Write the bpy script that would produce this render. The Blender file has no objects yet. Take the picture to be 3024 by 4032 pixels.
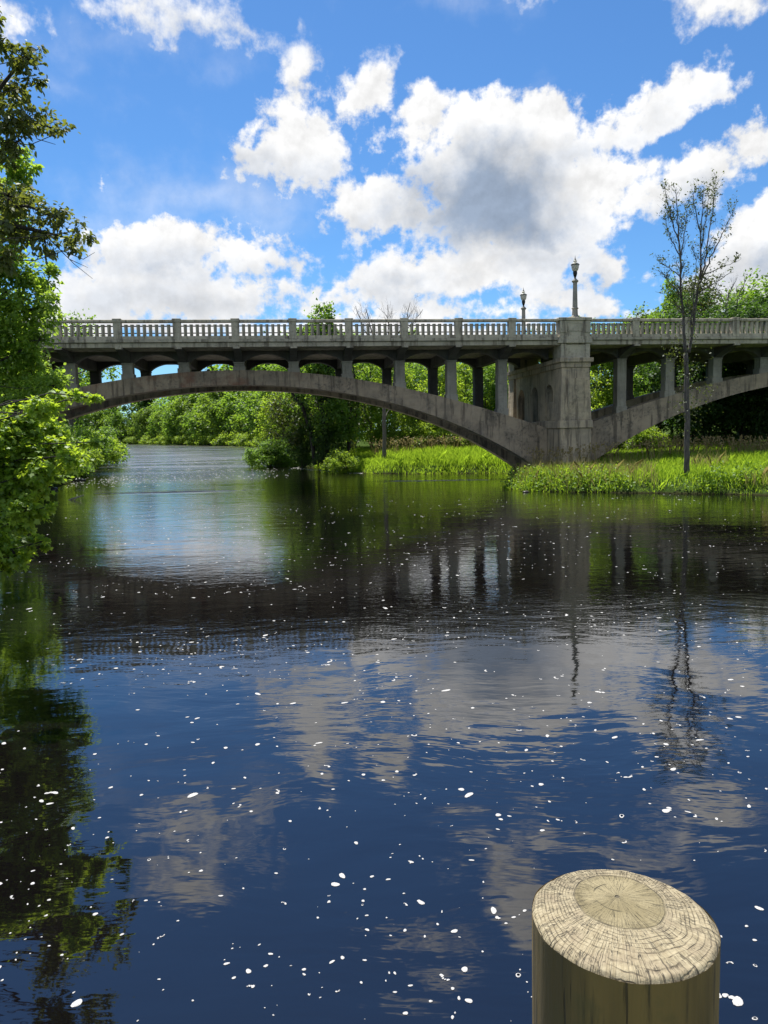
import bpy, math, random
import numpy as np
R = math.radians
sc = bpy.context.scene
COL = sc.collection
rng = np.random.default_rng(7)
random.seed(7)

# ------------------------------------------------------------------ camera
H = 2.9126
PITCH, ROLL = 0.1027, 0.0228
FW = np.array([0, math.cos(PITCH), -math.sin(PITCH)])
U0 = np.array([0, math.sin(PITCH), math.cos(PITCH)])
R0 = np.array([1., 0, 0])
RT = R0*math.cos(ROLL) - U0*math.sin(ROLL)
UP = U0*math.cos(ROLL) + R0*math.sin(ROLL)
F = 3029.0
def ray(px, py):
    return RT*(px-1512)/F + UP*(2016-py)/F + FW
def at(px, py, Y):
    """point seen at (px, py) of the 3024 x 4032 photograph, Y metres ahead"""
    v = ray(px, py); return np.array([0, 0, H]) + v*(Y/v[1])
def dp(x, y, Y):                       # the same from 1659-wide display pixels
    return at(x*1.82278, y*1.82278, Y)
from mathutils import Matrix, Vector
cd = bpy.data.cameras.new('camera'); cam = bpy.data.objects.new('camera', cd); COL.objects.link(cam)
cd.sensor_fit = 'HORIZONTAL'; cd.sensor_width = 36; cd.lens = 36*F/3024
cd.clip_start = .05; cd.clip_end = 6000
cam.matrix_world = Matrix(((RT[0], UP[0], -FW[0], 0), (RT[1], UP[1], -FW[1], 0), (RT[2], UP[2], -FW[2], H), (0, 0, 0, 1)))
sc.camera = cam

# ------------------------------------------------------------------ helpers
class MB:
    def __init__(s): s.v = []; s.f = []
    def add(s, vs, fs):
        o = len(s.v); s.v += [tuple(map(float, v)) for v in vs]; s.f += [tuple(i+o for i in f) for f in fs]; return s
    def box(s, x0, x1, y0, y1, z0, z1, tx=0., ty=0.):
        """box; the top is drawn in by tx, ty on each side"""
        v = [(x0, y0, z0), (x1, y0, z0), (x1, y1, z0), (x0, y1, z0),
             (x0+tx, y0+ty, z1), (x1-tx, y0+ty, z1), (x1-tx, y1-ty, z1), (x0+tx, y1-ty, z1)]
        return s.add(v, [(3, 2, 1, 0), (4, 5, 6, 7), (0, 1, 5, 4), (1, 2, 6, 5), (2, 3, 7, 6), (3, 0, 4, 7)])
    def strip(s, top, bot, y0, y1):
        """solid between two curves (lists of (x, z)), extruded from y0 to y1"""
        n = len(top); v = []
        for (a, b) in zip(top, bot):
            v += [(a[0], y0, a[1]), (b[0], y0, b[1]), (a[0], y1, a[1]), (b[0], y1, b[1])]
        f = []
        for i in range(n-1):
            k = 4*i; m = k+4
            f += [(k, k+1, m+1, m), (k+2, m+2, m+3, k+3), (k, m, m+2, k+2), (k+1, k+3, m+3, m+1)]
        f += [(0, 2, 3, 1), (4*n-4, 4*n-3, 4*n-1, 4*n-2)]
        return s.add(v, f)
    def tube(s, pts, rad, n=6, cap=True):
        P = np.array(pts, float); m = len(P); vs = []
        if np.isscalar(rad): rad = [rad]*m
        T = np.gradient(P, axis=0); T /= np.linalg.norm(T, axis=1)[:, None]+1e-9
        a = np.cross(T[0], (0, 0, 1.)) if abs(T[0][2]) < .9 else np.cross(T[0], (1., 0, 0)); a /= np.linalg.norm(a)
        for i in range(m):
            a = a - T[i]*(a@T[i]); a /= np.linalg.norm(a)+1e-9; b = np.cross(T[i], a)
            for k in range(n):
                t = 2*math.pi*k/n; vs.append(P[i]+rad[i]*(a*math.cos(t)+b*math.sin(t)))
        f = [(i*n+k, i*n+(k+1) % n, (i+1)*n+(k+1) % n, (i+1)*n+k) for i in range(m-1) for k in range(n)]
        if cap: f += [tuple(range(n-1, -1, -1)), tuple((m-1)*n+k for k in range(n))]
        return s.add(vs, f)
    def lathe(s, prof, n=24, sq=False):
        vs = []; n = 4 if sq else n
        for (r, z) in prof:
            for k in range(n):
                t = 2*math.pi*(k+(.5 if sq else 0))/n; q = r*(math.sqrt(2) if sq else 1)
                vs.append((q*math.cos(t), q*math.sin(t), z))
        m = len(prof)
        f = [(i*n+k, i*n+(k+1) % n, (i+1)*n+(k+1) % n, (i+1)*n+k) for i in range(m-1) for k in range(n)]
        f += [tuple(range(n-1, -1, -1)), tuple((m-1)*n+k for k in range(n))]
        return s.add(vs, f)
    def build(s, name, mat, parent=None, smooth=False, bevel=0):
        me = bpy.data.meshes.new(name); me.from_pydata(s.v, [], s.f); me.update()
        return link(name, me, mat, parent, smooth, bevel)
def link(name, me, mat, parent=None, smooth=False, bevel=0):
    if mat and not me.materials: me.materials.append(mat)
    o = bpy.data.objects.new(name, me); COL.objects.link(o)
    if parent: o.parent = parent
    if smooth: me.polygons.foreach_set('use_smooth', [True]*len(me.polygons))
    if bevel:
        b = o.modifiers.new('bevel', 'BEVEL'); b.width = bevel; b.segments = 1; b.limit_method = 'ANGLE'
    return o
def poly_mesh(name, V, sizes, idx):
    me = bpy.data.meshes.new(name); V = np.asarray(V, np.float32)
    me.vertices.add(len(V)); me.vertices.foreach_set('co', V.ravel())
    me.loops.add(len(idx)); me.loops.foreach_set('vertex_index', np.asarray(idx, np.int32))
    sizes = np.asarray(sizes, np.int32); st = np.concatenate(([0], np.cumsum(sizes)[:-1])).astype(np.int32)
    me.polygons.add(len(sizes)); me.polygons.foreach_set('loop_start', st)
    try: me.polygons.foreach_set('loop_total', sizes)
    except Exception: pass
    me.update(calc_edges=True); me.validate(); return me
def tag(o, label=None, cat=None, group=None, kind=None):
    if label: o['label'] = label
    if cat: o['category'] = cat
    if group: o['group'] = group
    if kind: o['kind'] = kind
    return o
def empty(name, loc, rot=(0, 0, 0)):
    o = bpy.data.objects.new(name, None); COL.objects.link(o); o.location = [float(x) for x in loc]; o.rotation_euler = rot
    o.empty_display_size = .2; return o
def copy_tree(o, parent=None):
    c = o.copy(); COL.objects.link(c); c.parent = parent
    for ch in list(o.children): copy_tree(ch, c)
    return c

# ------------------------------------------------------------------ node helpers
class NT:
    def __init__(s, tree): s.t = tree; s.n = tree.nodes; s.l = tree.links; s.n.clear()
    def put(s, sock, v):
        if v is None: return
        if isinstance(v, bpy.types.NodeSocket): s.l.new(v, sock)
        else:
            try: sock.default_value = v
            except Exception: sock.default_value = (*v, 1)
    def node(s, ty, ins=(), **kw):
        n = s.n.new(ty)
        for k, v in kw.items(): setattr(n, k, v)
        for k, v in (ins.items() if isinstance(ins, dict) else enumerate(ins)): s.put(n.inputs[k], v)
        return n
    def m(s, op, a=None, b=None, c=None, clamp=False):
        n = s.node('ShaderNodeMath', (a, b, c), operation=op); n.use_clamp = clamp; return n.outputs[0]
    def v(s, op, a=None, b=None):
        n = s.node('ShaderNodeVectorMath', (a, b), operation=op)
        return n.outputs['Value'] if op in ('LENGTH', 'DOT_PRODUCT', 'DISTANCE') else n.outputs[0]
    def scale(s, a, k):
        n = s.node('ShaderNodeVectorMath', (a,), operation='SCALE'); s.put(n.inputs['Scale'], k); return n.outputs[0]
    def xyz(s, x, y, z): return s.node('ShaderNodeCombineXYZ', (x, y, z)).outputs[0]
    def sep(s, v): return s.node('ShaderNodeSeparateXYZ', (v,)).outputs
    def noise(s, vec, scale, detail=4, rough=.5, out=0, dist=0):
        n = s.node('ShaderNodeTexNoise', {'Vector': vec, 'Scale': scale, 'Detail': detail, 'Roughness': rough, 'Distortion': dist})
        return n.outputs[out]
    def ss(s, x, a, b, o0=0., o1=1.):
        n = s.node('ShaderNodeMapRange', (x, a, b, o0, o1), interpolation_type='SMOOTHSTEP'); return n.outputs[0]
    def lin(s, x, a, b, o0=0., o1=1.):
        return s.node('ShaderNodeMapRange', (x, a, b, o0, o1)).outputs[0]
    def mix(s, f, a, b, mode='MIX'):
        n = s.n.new('ShaderNodeMix'); n.data_type = 'RGBA'; n.blend_type = mode
        s.put(n.inputs[0], f); s.put(n.inputs[6], a if isinstance(a, bpy.types.NodeSocket) else (*a[:3], 1)); s.put(n.inputs[7], b if isinstance(b, bpy.types.NodeSocket) else (*b[:3], 1))
        return n.outputs[2]
    def obj(s): return s.node('ShaderNodeTexCoord').outputs['Object']
    def pos(s): return s.node('ShaderNodeNewGeometry').outputs['Position']
    def island(s): return s.node('ShaderNodeNewGeometry').outputs['Random Per Island']
    def bump(s, h, dist=.01, strength=1.):
        n = s.node('ShaderNodeBump', {'Height': h, 'Distance': dist, 'Strength': strength}); return n.outputs[0]
    def out(s, sh): s.l.new(sh, s.node('ShaderNodeOutputMaterial').inputs[0])
def material(name):
    m = bpy.data.materials.new(name); m.use_nodes = True; return m, NT(m.node_tree)

def concrete(name, c0, c1, stain=.5, red=0., streak=.5, board=.6, white=0.):
    m, t = material(name); P = t.obj(); x, y, z = t.sep(P)
    n1 = t.noise(P, .9, 6, .65); n2 = t.noise(P, 7, 5, .6); n3 = t.noise(P, 60, 3, .6)
    col = t.mix(t.ss(n1, .4, .6), c0, c1)
    st = t.noise(t.xyz(t.m('MULTIPLY', x, 2.2), t.m('MULTIPLY', y, 2.2), t.m('MULTIPLY', z, .22)), 1.6, 6, .65)
    col = t.mix(t.m('MULTIPLY', t.ss(st, .5, .62), streak), col, (.085, .068, .05))
    blot = t.m('MULTIPLY', t.ss(n2, .47, .72), t.ss(t.noise(P, .45, 3), .42, .58))
    col = t.mix(t.m('MULTIPLY', blot, stain), col, (.06, .055, .048))
    if red:
        rd = t.m('MULTIPLY', t.ss(t.noise(P, .55, 4, .6), .5, .66), t.ss(x, 19, 8))
        col = t.mix(t.m('MULTIPLY', rd, red), col, (.22, .10, .06))
    if white:
        wh = t.ss(t.noise(t.xyz(t.m('MULTIPLY', x, 3.), y, t.m('MULTIPLY', z, .3)), 1.9, 5), .62, .76)
        col = t.mix(t.m('MULTIPLY', wh, white), col, (.55, .53, .48))
    bands = t.m('MULTIPLY', t.ss(t.m('FRACT', t.m('MULTIPLY', z, 3.4)), .9, .99), board)
    rows = t.noise(t.xyz(t.m('MULTIPLY', x, .05), y, t.m('MULTIPLY', z, 3.4)), 1.2, 2)
    col = t.mix(t.m('MULTIPLY', t.ss(rows, .45, .7), .25*board), col, t.mix(1, c1, (.8, .8, .8), 'MULTIPLY'))
    col = t.mix(t.lin(n3, .3, .7, 0, .35), col, t.mix(1., col, (.72, .7, .66), 'MULTIPLY'))
    hgt = t.m('SUBTRACT', t.m('ADD', t.m('MULTIPLY', n2, .5), t.m('MULTIPLY', n3, .25)), t.m('MULTIPLY', bands, .5))
    p = t.node('ShaderNodeBsdfPrincipled', {'Base Color': col, 'Roughness': .88, 'Normal': t.bump(hgt, .02, .8)})
    t.out(p.outputs[0]); return m
def flat(name, c, rough=.6, var=.25, scale=6, metal=0):
    m, t = material(name); n = t.noise(t.obj(), scale, 5, .6)
    col = t.mix(t.ss(n, .35, .7), c, [k*(1-var) for k in c])
    p = t.node('ShaderNodeBsdfPrincipled', {'Base Color': col, 'Roughness': rough, 'Metallic': metal, 'Normal': t.bump(t.noise(t.obj(), scale*6, 3), .004, .5)})
    t.out(p.outputs[0]); return m
def leafmat(name, dark, light, trans, tmix=.45, gloss=.05):
    m, t = material(name); r = t.island(); n = t.noise(t.pos(), .8, 3)
    k = t.m('ADD', t.m('MULTIPLY', r, .65), t.m('MULTIPLY', t.ss(n, .35, .65), .35))
    col = t.mix(k, dark, light); tc = t.mix(k, [c*.75 for c in trans], trans)
    d = t.node('ShaderNodeBsdfDiffuse', (col,)); tr = t.node('ShaderNodeBsdfTranslucent', (tc,))
    a = t.node('ShaderNodeMixShader', (tmix, d.outputs[0], tr.outputs[0]))
    g = t.node('ShaderNodeBsdfGlossy', {'Color': (.9, .95, .9, 1), 'Roughness': .5})
    b = t.node('ShaderNodeMixShader', (gloss*.5, a.outputs[0], g.outputs[0])); t.out(b.outputs[0]); return m
def barkmat(name, c0, c1):
    m, t = material(name); P = t.obj(); x, y, z = t.sep(P)
    n = t.noise(t.xyz(t.m('MULTIPLY', x, 5), t.m('MULTIPLY', y, 5), z), 3, 6, .65)
    col = t.mix(t.ss(n, .35, .68), c0, c1)
    p = t.node('ShaderNodeBsdfPrincipled', {'Base Color': col, 'Roughness': .9, 'Normal': t.bump(n, .03, 1.)}); t.out(p.outputs[0]); return m

M = {
 'rib': concrete('arch_concrete', (.42, .335, .235), (.28, .228, .165), .75, .9, .75, .8, .15),
 'pier': concrete('pier_concrete', (.52, .42, .285), (.38, .315, .225), .5, 0, .65, .7, .4),
 'rail': concrete('balustrade_concrete', (.53, .475, .355), (.42, .38, .285), .5, 0, .65, .1),
 'deck': concrete('deck_concrete', (.49, .44, .33), (.38, .345, .26), .5, 0, .7, .1),
 'column': concrete('column_concrete', (.37, .345, .285), (.29, .27, .225), .3, 0, .3, .6),
 'shade_tone': concrete('shade_toned_concrete', (.13, .125, .115), (.085, .082, .078), .5, 0, .5, .3),  # darker copy of the concrete, shade under the deck put into its colour
 'lamp': concrete('lamp_concrete', (.33, .31, .26), (.24, .23, .2), .3, 0, .3, 0),
 'metal': flat('dark_iron', (.025, .027, .03), .45, .3, 9, .6),
 'globe': leafmat('milk_glass', (.75, .72, .62), (.75, .72, .62), (.85, .8, .68), .5, .16),
 'road': flat('road_asphalt', (.055, .055, .055), .9, .3, 4),
 'bark': barkmat('grey_bark', (.12, .108, .09), (.05, .044, .037)),
 'barkd': barkmat('dark_bark', (.04, .034, .028), (.016, .014, .012)),
 'twig': barkmat('pale_twig', (.2, .18, .155), (.12, .105, .09)),
 'rock': flat('wet_rock', (.07, .06, .052), .35, .6, 3),
 'drift': flat('driftwood', (.36, .32, .27), .8, .4, 8),
 'leaf_mid': leafmat('leaf_mid', (.05, .11, .014), (.10, .185, .025), (.30, .50, .04), .52),
 'leaf_bright': leafmat('leaf_bright', (.08, .15, .016), (.16, .25, .028), (.46, .64, .045), .55),
 'leaf_dark': leafmat('leaf_dark', (.025, .06, .014), (.055, .105, .02), (.11, .22, .025), .4),
 'leaf_olive': leafmat('leaf_olive', (.03, .046, .012), (.06, .075, .016), (.13, .17, .02), .4, .07),
 'leaf_maple': leafmat('leaf_maple', (.085, .17, .018), (.175, .28, .026), (.52, .70, .04), .55, .06),
 'leaf_left': leafmat('leaf_left', (.075, .15, .02), (.16, .25, .035), (.46, .66, .06), .55),
 'leaf_far': leafmat('leaf_far', (.055, .11, .015), (.125, .2, .026), (.33, .5, .04), .5),
 'leaf_birch': leafmat('leaf_birch', (.045, .068, .016), (.095, .12, .024), (.26, .30, .035), .45, .08),
 'leaf_fir': leafmat('leaf_fir', (.012, .032, .014), (.025, .055, .02), (.03, .07, .02), .2),
 'grass': leafmat('grass_blade', (.145, .28, .02), (.235, .38, .035), (.5, .72, .045), .5, .03),
 'dry': leafmat('dry_grass', (.2, .18, .06), (.34, .3, .12), (.4, .36, .12), .4, .03),
 'weed': leafmat('weed_leaf', (.09, .18, .018), (.16, .27, .03), (.4, .58, .035), .45),
 'reed': leafmat('seed_head', (.2, .14, .06), (.32, .26, .11), (.4, .32, .13), .35),
}

# ------------------------------------------------------------------ sky and sun
SUN_EL, SUN_AZ = 62, -20          # azimuth from +Y towards +X
wd = bpy.data.worlds.new('World'); sc.world = wd; wd.use_nodes = True
t = NT(wd.node_tree)
SKY = .1; CLD = .62
sky = t.node('ShaderNodeTexSky', sky_type='NISHITA'); sky.sun_disc = False
sky.sun_elevation = R(SUN_EL); sky.sun_rotation = R(SUN_AZ); sky.air_density = 1.0; sky.dust_density = .15; sky.ozone_density = 3.0
D = t.node('ShaderNodeTexCoord').outputs['Generated']
dx, dy, dz = t.sep(t.v('NORMALIZE', D))
RAD = 180/math.pi/10
az = t.m('MULTIPLY', t.m('ARCTAN2', dx, dy), RAD)
el = t.m('MULTIPLY', t.m('ARCSINE', dz), RAD)
P2 = t.xyz(az, el, 0)
def fbm(vec): return t.noise(vec, 1.55, 9, .57)
warp = t.v('SUBTRACT', t.noise(P2, 2.4, 6, .6, 1), (.5, .5, .5))
PW = t.v('ADD', P2, t.scale(warp, .42))
def sky_pt(x, y):                  # display pixel -> (az, el) in tens of degrees
    v = ray(x*1.82278, y*1.82278); return math.atan2(v[0], v[1])*RAD, math.asin(v[2]/np.linalg.norm(v))*RAD
PXD = 1.82278/F*RAD
ANG = (-10, 0, 15, 30, 45)
def rot2(vec, a):
    ca, sa = math.cos(R(a)), math.sin(R(a))
    return t.xyz(t.v('DOT_PRODUCT', vec, (ca, sa, 0)), t.v('DOT_PRODUCT', vec, (-sa, ca, 0)), 0)
def blobs(L, vecs, k=.12):
    f = None
    for b in L:
        x, y, rx, ry = b[:4]; a = min(ANG, key=lambda g: abs(g-(b[4] if len(b) > 4 else 0)))
        u, w = sky_pt(x, y); ca, sa = math.cos(R(a)), math.sin(R(a)); cx, cy = u*ca+w*sa, -u*sa+w*ca
        rx, ry = rx*PXD*1.12, ry*PXD*1.12; r_ = min(rx, ry)
        n = t.node('ShaderNodeVectorMath', (vecs[a], (1/rx, 1/ry, 0), (-cx/rx, -cy/ry, 0)), operation='MULTIPLY_ADD')
        d = t.m('MULTIPLY_ADD', t.v('LENGTH', n.outputs[0]), r_, -r_)
        f = d if f is None else t.m('SMOOTH_MIN', f, d, k)
    return f
CL = [(40, 30, 70, 40), (300, 30, 120, 45, -8), (440, 40, 100, 38, -12), (540, 62, 70, 22, -8), (15, 60, 60, 20),
 (650, 170, 42, 50, 15), (625, 225, 55, 35, 20), (660, 310, 100, 70), (560, 335, 70, 30, 12), (725, 365, 50, 28), (795, 330, 45, 18, 25),
 (790, 195, 62, 48, 30), (870, 140, 38, 14, 25),
 (930, 255, 72, 52), (1050, 260, 105, 55), (1180, 290, 115, 75), (1330, 275, 110, 45, 10), (1440, 225, 90, 45, 25), (1520, 185, 60, 24, 5),
 (1090, 390, 175, 100), (790, 450, 100, 52, 15), (880, 475, 130, 45), (1170, 470, 190, 80), (1280, 400, 110, 62), (1400, 420, 110, 28, 18),
 (1540, 370, 130, 48, 22), (1640, 320, 70, 50, 20), (1000, 330, 90, 60), (1250, 195, 30, 16, -20),
 (890, 585, 140, 52), (1010, 575, 170, 62), (1150, 600, 55, 60, 45), (1190, 545, 60, 40, 30),
 (380, 530, 190, 52), (300, 580, 150, 40), (500, 530, 130, 42, -8), (640, 560, 85, 20, -6), (190, 640, 90, 50), (420, 640, 330, 45), (650, 655, 190, 32), (830, 655, 110, 28), (950, 660, 120, 35), (560, 615, 110, 34), (720, 625, 110, 30),
 (1060, 665, 80, 30), (300, 705, 360, 34), (720, 715, 300, 34), (1010, 715, 200, 30), (1310, 575, 62, 38), (1385, 600, 50, 14, -10), (1260, 665, 150, 24), (1370, 670, 60, 16), (1620, 560, 95, 75, 25), (1650, 480, 60, 55), (1560, 620, 90, 40), (1650, 620, 90, 60),
 (1640, 10, 60, 26, -10), (1315, 166, 18, 18, 20), (1372, 206, 34, 15, 5), (215, 374, 14, 16, 40), (1508, 58, 26, 9, 35), (1420, 355, 30, 14), (1205, 190, 20, 9, 20),
 (290, -170, 105, 56, 15), (230, -115, 80, 40), (420, -62, 150, 32, 12), (330, -100, 90, 34), (540, -45, 80, 20, 15), (1040, -150, 78, 54, 40), (1120, -240, 100, 66, 45), (1220, -50, 180, 34, -10), (970, -75, 60, 36), (1350, -110, 90, 28), (820, -340, 140, 44), (1590, -20, 110, 38), (1450, -170, 70, 24)]
WS = [(165, 187, 65, 17, -14), (250, 85, 140, 22), (430, 420, 230, 60), (1150, 205, 20, 9, 30), (970, 0, 60, 8), (560, 480, 160, 28), (60, 95, 110, 22), (250, 470, 180, 40), (1340, 90, 15, 10)]
GR2 = [(650, 372, 110, 16), (560, 352, 60, 10), (790, 492, 90, 16, 8), (380, 568, 190, 13), (240, 640, 90, 20), (520, 650, 150, 16), (1150, 560, 90, 30), (1560, 405, 110, 14, 20), (920, 640, 120, 14), (1620, 600, 80, 26), (1330, 610, 60, 12), (470, 78, 90, 9), (280, 66, 70, 10), (1250, 330, 90, 16, 10)]
GR = [(1050, 425, 185, 100, 0), (930, 480, 150, 52), (1140, 490, 160, 62), (1005, 335, 60, 45), (890, 600, 80, 30), (1010, 590, 90, 28), (400, 575, 120, 12), (1600, 590, 70, 34), (1640, 565, 50, 40), (1310, 590, 40, 16), (700, 345, 40, 20)]
PW = {a: rot2(PW, a) for a in ANG}
f1 = blobs(CL, PW)
fb = fbm(P2); fb2 = fbm(t.v('ADD', P2, (-.07, .13, 0)))
fine = t.noise(P2, 9., 7, .6)
back = t.ss(dy, .55, .2)                                        # clouds made up for the unseen sky behind the view, as fill light
gen = t.m('MULTIPLY', t.m('SUBTRACT', .5, t.noise(t.v('NORMALIZE', D), 2.6, 7, .55)), 2.2)
f1 = t.m('ADD', t.m('MULTIPLY', f1, t.m('SUBTRACT', 1., back)), t.m('MULTIPLY', gen, back))
q = t.m('ADD', t.m('ADD', t.m('MULTIPLY', f1, -1.), t.m('MULTIPLY', t.m('SUBTRACT', fb, .5), .5)), t.m('MULTIPLY', t.m('SUBTRACT', fine, .5), .25))
soft = t.ss(el, 2.1, 2.9)
alpha = t.ss(q, 0., t.m('ADD', .085, t.m('MULTIPLY', soft, .1)))
wf = t.m('ADD', t.m('MULTIPLY', blobs(WS, PW, .1), -1.), t.m('MULTIPLY', t.m('SUBTRACT', fb, .5), .9))
wa = t.m('MULTIPLY', t.ss(wf, -.1, .4), .42)
alpha = t.m('MAXIMUM', alpha, t.m('MULTIPLY', wa, t.m('SUBTRACT', 1., back)))
gq = t.m('ADD', t.m('MULTIPLY', blobs(GR, PW, .15), -1.), t.m('ADD', t.m('MULTIPLY', t.m('SUBTRACT', fb, .5), .7), t.m('MULTIPLY', t.m('SUBTRACT', fine, .5), .16)))
grey = t.m('MULTIPLY', t.ss(gq, -.06, .3), t.m('SUBTRACT', 1., t.m('MULTIPLY', back, .5)))
fine2 = t.noise(t.v('ADD', P2, (-.012, .03, 0)), 9., 7, .6)
gq2 = t.m('ADD', t.m('MULTIPLY', blobs(GR2, PW, .1), -1.), t.m('ADD', t.m('MULTIPLY', t.m('SUBTRACT', fb, .5), .6), t.m('MULTIPLY', t.m('SUBTRACT', fine, .5), .2)))
grey = t.m('MAXIMUM', grey, t.m('MULTIPLY', t.ss(gq2, -.12, .12), .42))
relief = t.m('ADD', t.m('MULTIPLY', t.m('SUBTRACT', fb, fb2), 1.1), t.m('MULTIPLY', t.m('SUBTRACT', fine, fine2), .3))
lum = t.m('ADD', .95, relief)
lum = t.m('MINIMUM', t.m('MAXIMUM', lum, .8), 1.06)
inner = t.ss(q, .1, .75, 1., .9)
lum = t.m('MULTIPLY', lum, inner)
ccol = t.mix(grey, (1., 1., 1.), (.33, .41, .54))
ccol = t.scale(ccol, t.m('MULTIPLY', lum, CLD/SKY))
skyc = t.mix(1., sky.outputs[0], (.38, .61, .81), 'MULTIPLY')
colr = t.mix(alpha, skyc, ccol)
bg = t.node('ShaderNodeBackground', (colr, SKY))
t.l.new(bg.outputs[0], t.node('ShaderNodeOutputWorld').inputs[0])
sd = bpy.data.lights.new('sun', 'SUN'); sd.energy = 5.0; sd.angle = R(.53); sd.color = (1, .955, .88)
so = bpy.data.objects.new('sun', sd); COL.objects.link(so)
sdir = Vector((math.sin(R(SUN_AZ))*math.cos(R(SUN_EL)), math.cos(R(SUN_AZ))*math.cos(R(SUN_EL)), math.sin(R(SUN_EL))))
so.rotation_euler = sdir.to_track_quat('Z', 'Y').to_euler(); so.location = (0, 0, 60)
sc.view_settings.view_transform = 'Standard'; sc.view_settings.look = 'None'; sc.view_settings.exposure = 0.75; sc.view_settings.gamma = 1

# ------------------------------------------------------------------ river and ground
RIV = np.array([(-7, -1.5), (-7, 5), (-9, 12), (-14, 25), (-19, 40), (-22, 55), (-28, 75), (-34, 93), (-46, 106), (-75, 130), (-130, 190), (-220, 300), (-300, 420),
 (-124, 377), (-82, 300), (-52, 245), (-35, 210), (-21, 150), (-13, 100), (-9.6, 80), (-6.5, 68), (-3.2, 61), (-1, 55.8), (3, 53.2), (7.5, 52.6), (9.3, 49), (8.6, 45.5), (7.4, 42), (6.1, 39), (6.6, 36.6),
 (8.6, 35.2), (13, 33.4), (16, 31.5), (22, 28), (40, 22), (60, 5), (60, -1.5)], float)
def land(X, Y):
    """signed distance to the water's edge, positive on land"""
    X = np.asarray(X, float); Y = np.asarray(Y, float); d = np.full(X.shape, 1e9); ins = np.zeros(X.shape, bool)
    n = len(RIV)
    for i in range(n):
        a = RIV[i]; b = RIV[(i+1) % n]; e = b-a
        k = np.clip(((X-a[0])*e[0]+(Y-a[1])*e[1])/(e@e), 0, 1)
        d = np.minimum(d, np.hypot(X-a[0]-k*e[0], Y-a[1]-k*e[1]))
        c = (a[1] > Y) != (b[1] > Y)
        with np.errstate(divide='ignore', invalid='ignore'):
            ins ^= c & (X < (b[0]-a[0])*(Y-a[1])/(b[1]-a[1]+1e-12)+a[0])
    return np.where(ins, -d, d)
def wob(X, Y): return .5*np.sin(X*.9+1.3*np.sin(Y*.37))*np.cos(Y*.8+.7*np.sin(X*.5))+.5*np.sin(X*.31+Y*.23)
def ground_z(X, Y):
    s = land(X, Y)+.35*wob(X*1.7, Y*1.7)
    z = np.where(s < 0, np.maximum(s*.5, -1.6), np.minimum(s*.7, .55))
    z = z+np.clip(s-1, 0, 7)*.06+np.clip(s-12, 0, 60)*.035*(1+.3*wob(X*.2, Y*.2))+np.where(s > .5, .06*wob(X, Y), 0)
    return z
def axis(lo, hi, step, far, g=1.25):
    a = list(np.arange(lo, hi+1e-6, step)); s = step
    while a[-1] < far: s *= g; a.append(a[-1]+s)
    s = step
    while a[0] > -far: s *= g; a.insert(0, a[0]-s)
    return np.array(a)
gx = axis(-45, 45, .9, 3000); gy = axis(-6, 110, .9, 3000)
GX, GY = np.meshgrid(gx, gy); GZ = ground_z(GX, GY)
V = np.stack([GX, GY, GZ], -1).reshape(-1, 3); nx, ny = len(gx), len(gy)
i = np.arange((nx-1)*(ny-1)); r_, c_ = i//(nx-1), i % (nx-1); k = r_*nx+c_
me = poly_mesh('ground', V, [4]*len(i), np.stack([k, k+1, k+nx+1, k+nx], 1).ravel())
m, t = material('soil'); P = t.pos(); n = t.noise(P, .5, 6, .6); n2 = t.noise(P, 6, 5)
col = t.mix(t.ss(n, .35, .65), (.035, .065, .014), (.055, .085, .02)); col = t.mix(t.ss(n2, .45, .7), col, (.035, .04, .018))
z = t.sep(P)[2]; col = t.mix(t.ss(z, .12, .0), col, (.03, .03, .014))
p = t.node('ShaderNodeBsdfPrincipled', {'Base Color': col, 'Roughness': 1., 'Specular IOR Level': 0., 'Normal': t.bump(n2, .08)}); t.out(p.outputs[0])
tag(link('ground', me, m, smooth=True), kind='structure')

m, t = material('river_water'); P = t.pos(); x, y, z = t.sep(P)
dist = t.v('LENGTH', P)
# long swell near the camera, short ripples further out, broken water in the riffle
warpP = t.v('ADD', P, t.scale(t.v('SUBTRACT', t.noise(P, .35, 2, .5, 1), (.5, .5, .5)), 1.2))
h1 = t.noise(t.v('MULTIPLY', warpP, (.75, 1., 1)), 1.1, 2, .45)
h2 = t.noise(t.v('MULTIPLY', warpP, (.5, 1.3, 1)), 3.4, 3, .5)
h3 = t.noise(t.v('MULTIPLY', P, (.7, 1.5, 1)), 7.5, 3, .55)
h4 = t.noise(t.v('MULTIPLY', P, (.8, 1.5, 1)), 2.6, 4, .6)
patch = t.ss(t.noise(t.v('MULTIPLY', P, (.5, 1., 1)), .22, 3), .38, .62)
near = t.ss(dist, 6, 13, 1, .0)
mid = t.ss(dist, 6, 14)
a1 = t.m('ADD', .005, t.m('MULTIPLY', near, .011))
far = t.ss(dist, 17, 36)
a2 = t.m('ADD', t.m('ADD', t.m('MULTIPLY', t.m('ADD', .0014, t.m('MULTIPLY', patch, .0042)), t.m('SUBTRACT', 1., t.m('MULTIPLY', mid, .6))), t.m('MULTIPLY', mid, .0024)), t.m('MULTIPLY', far, .007))
a3 = t.m('MULTIPLY', mid, t.m('ADD', t.m('ADD', .0009, t.m('MULTIPLY', far, .002)), t.m('MULTIPLY', patch, .0022)))
rif = t.m('MULTIPLY', t.ss(y, 46, 58), t.ss(x, 8, -3))
rif2 = t.ss(t.v('LENGTH', t.v('MULTIPLY', t.v('SUBTRACT', P, (-11.2, 41.5, 0)), (.28, .7, 0))), 1.2, .2)
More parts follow.
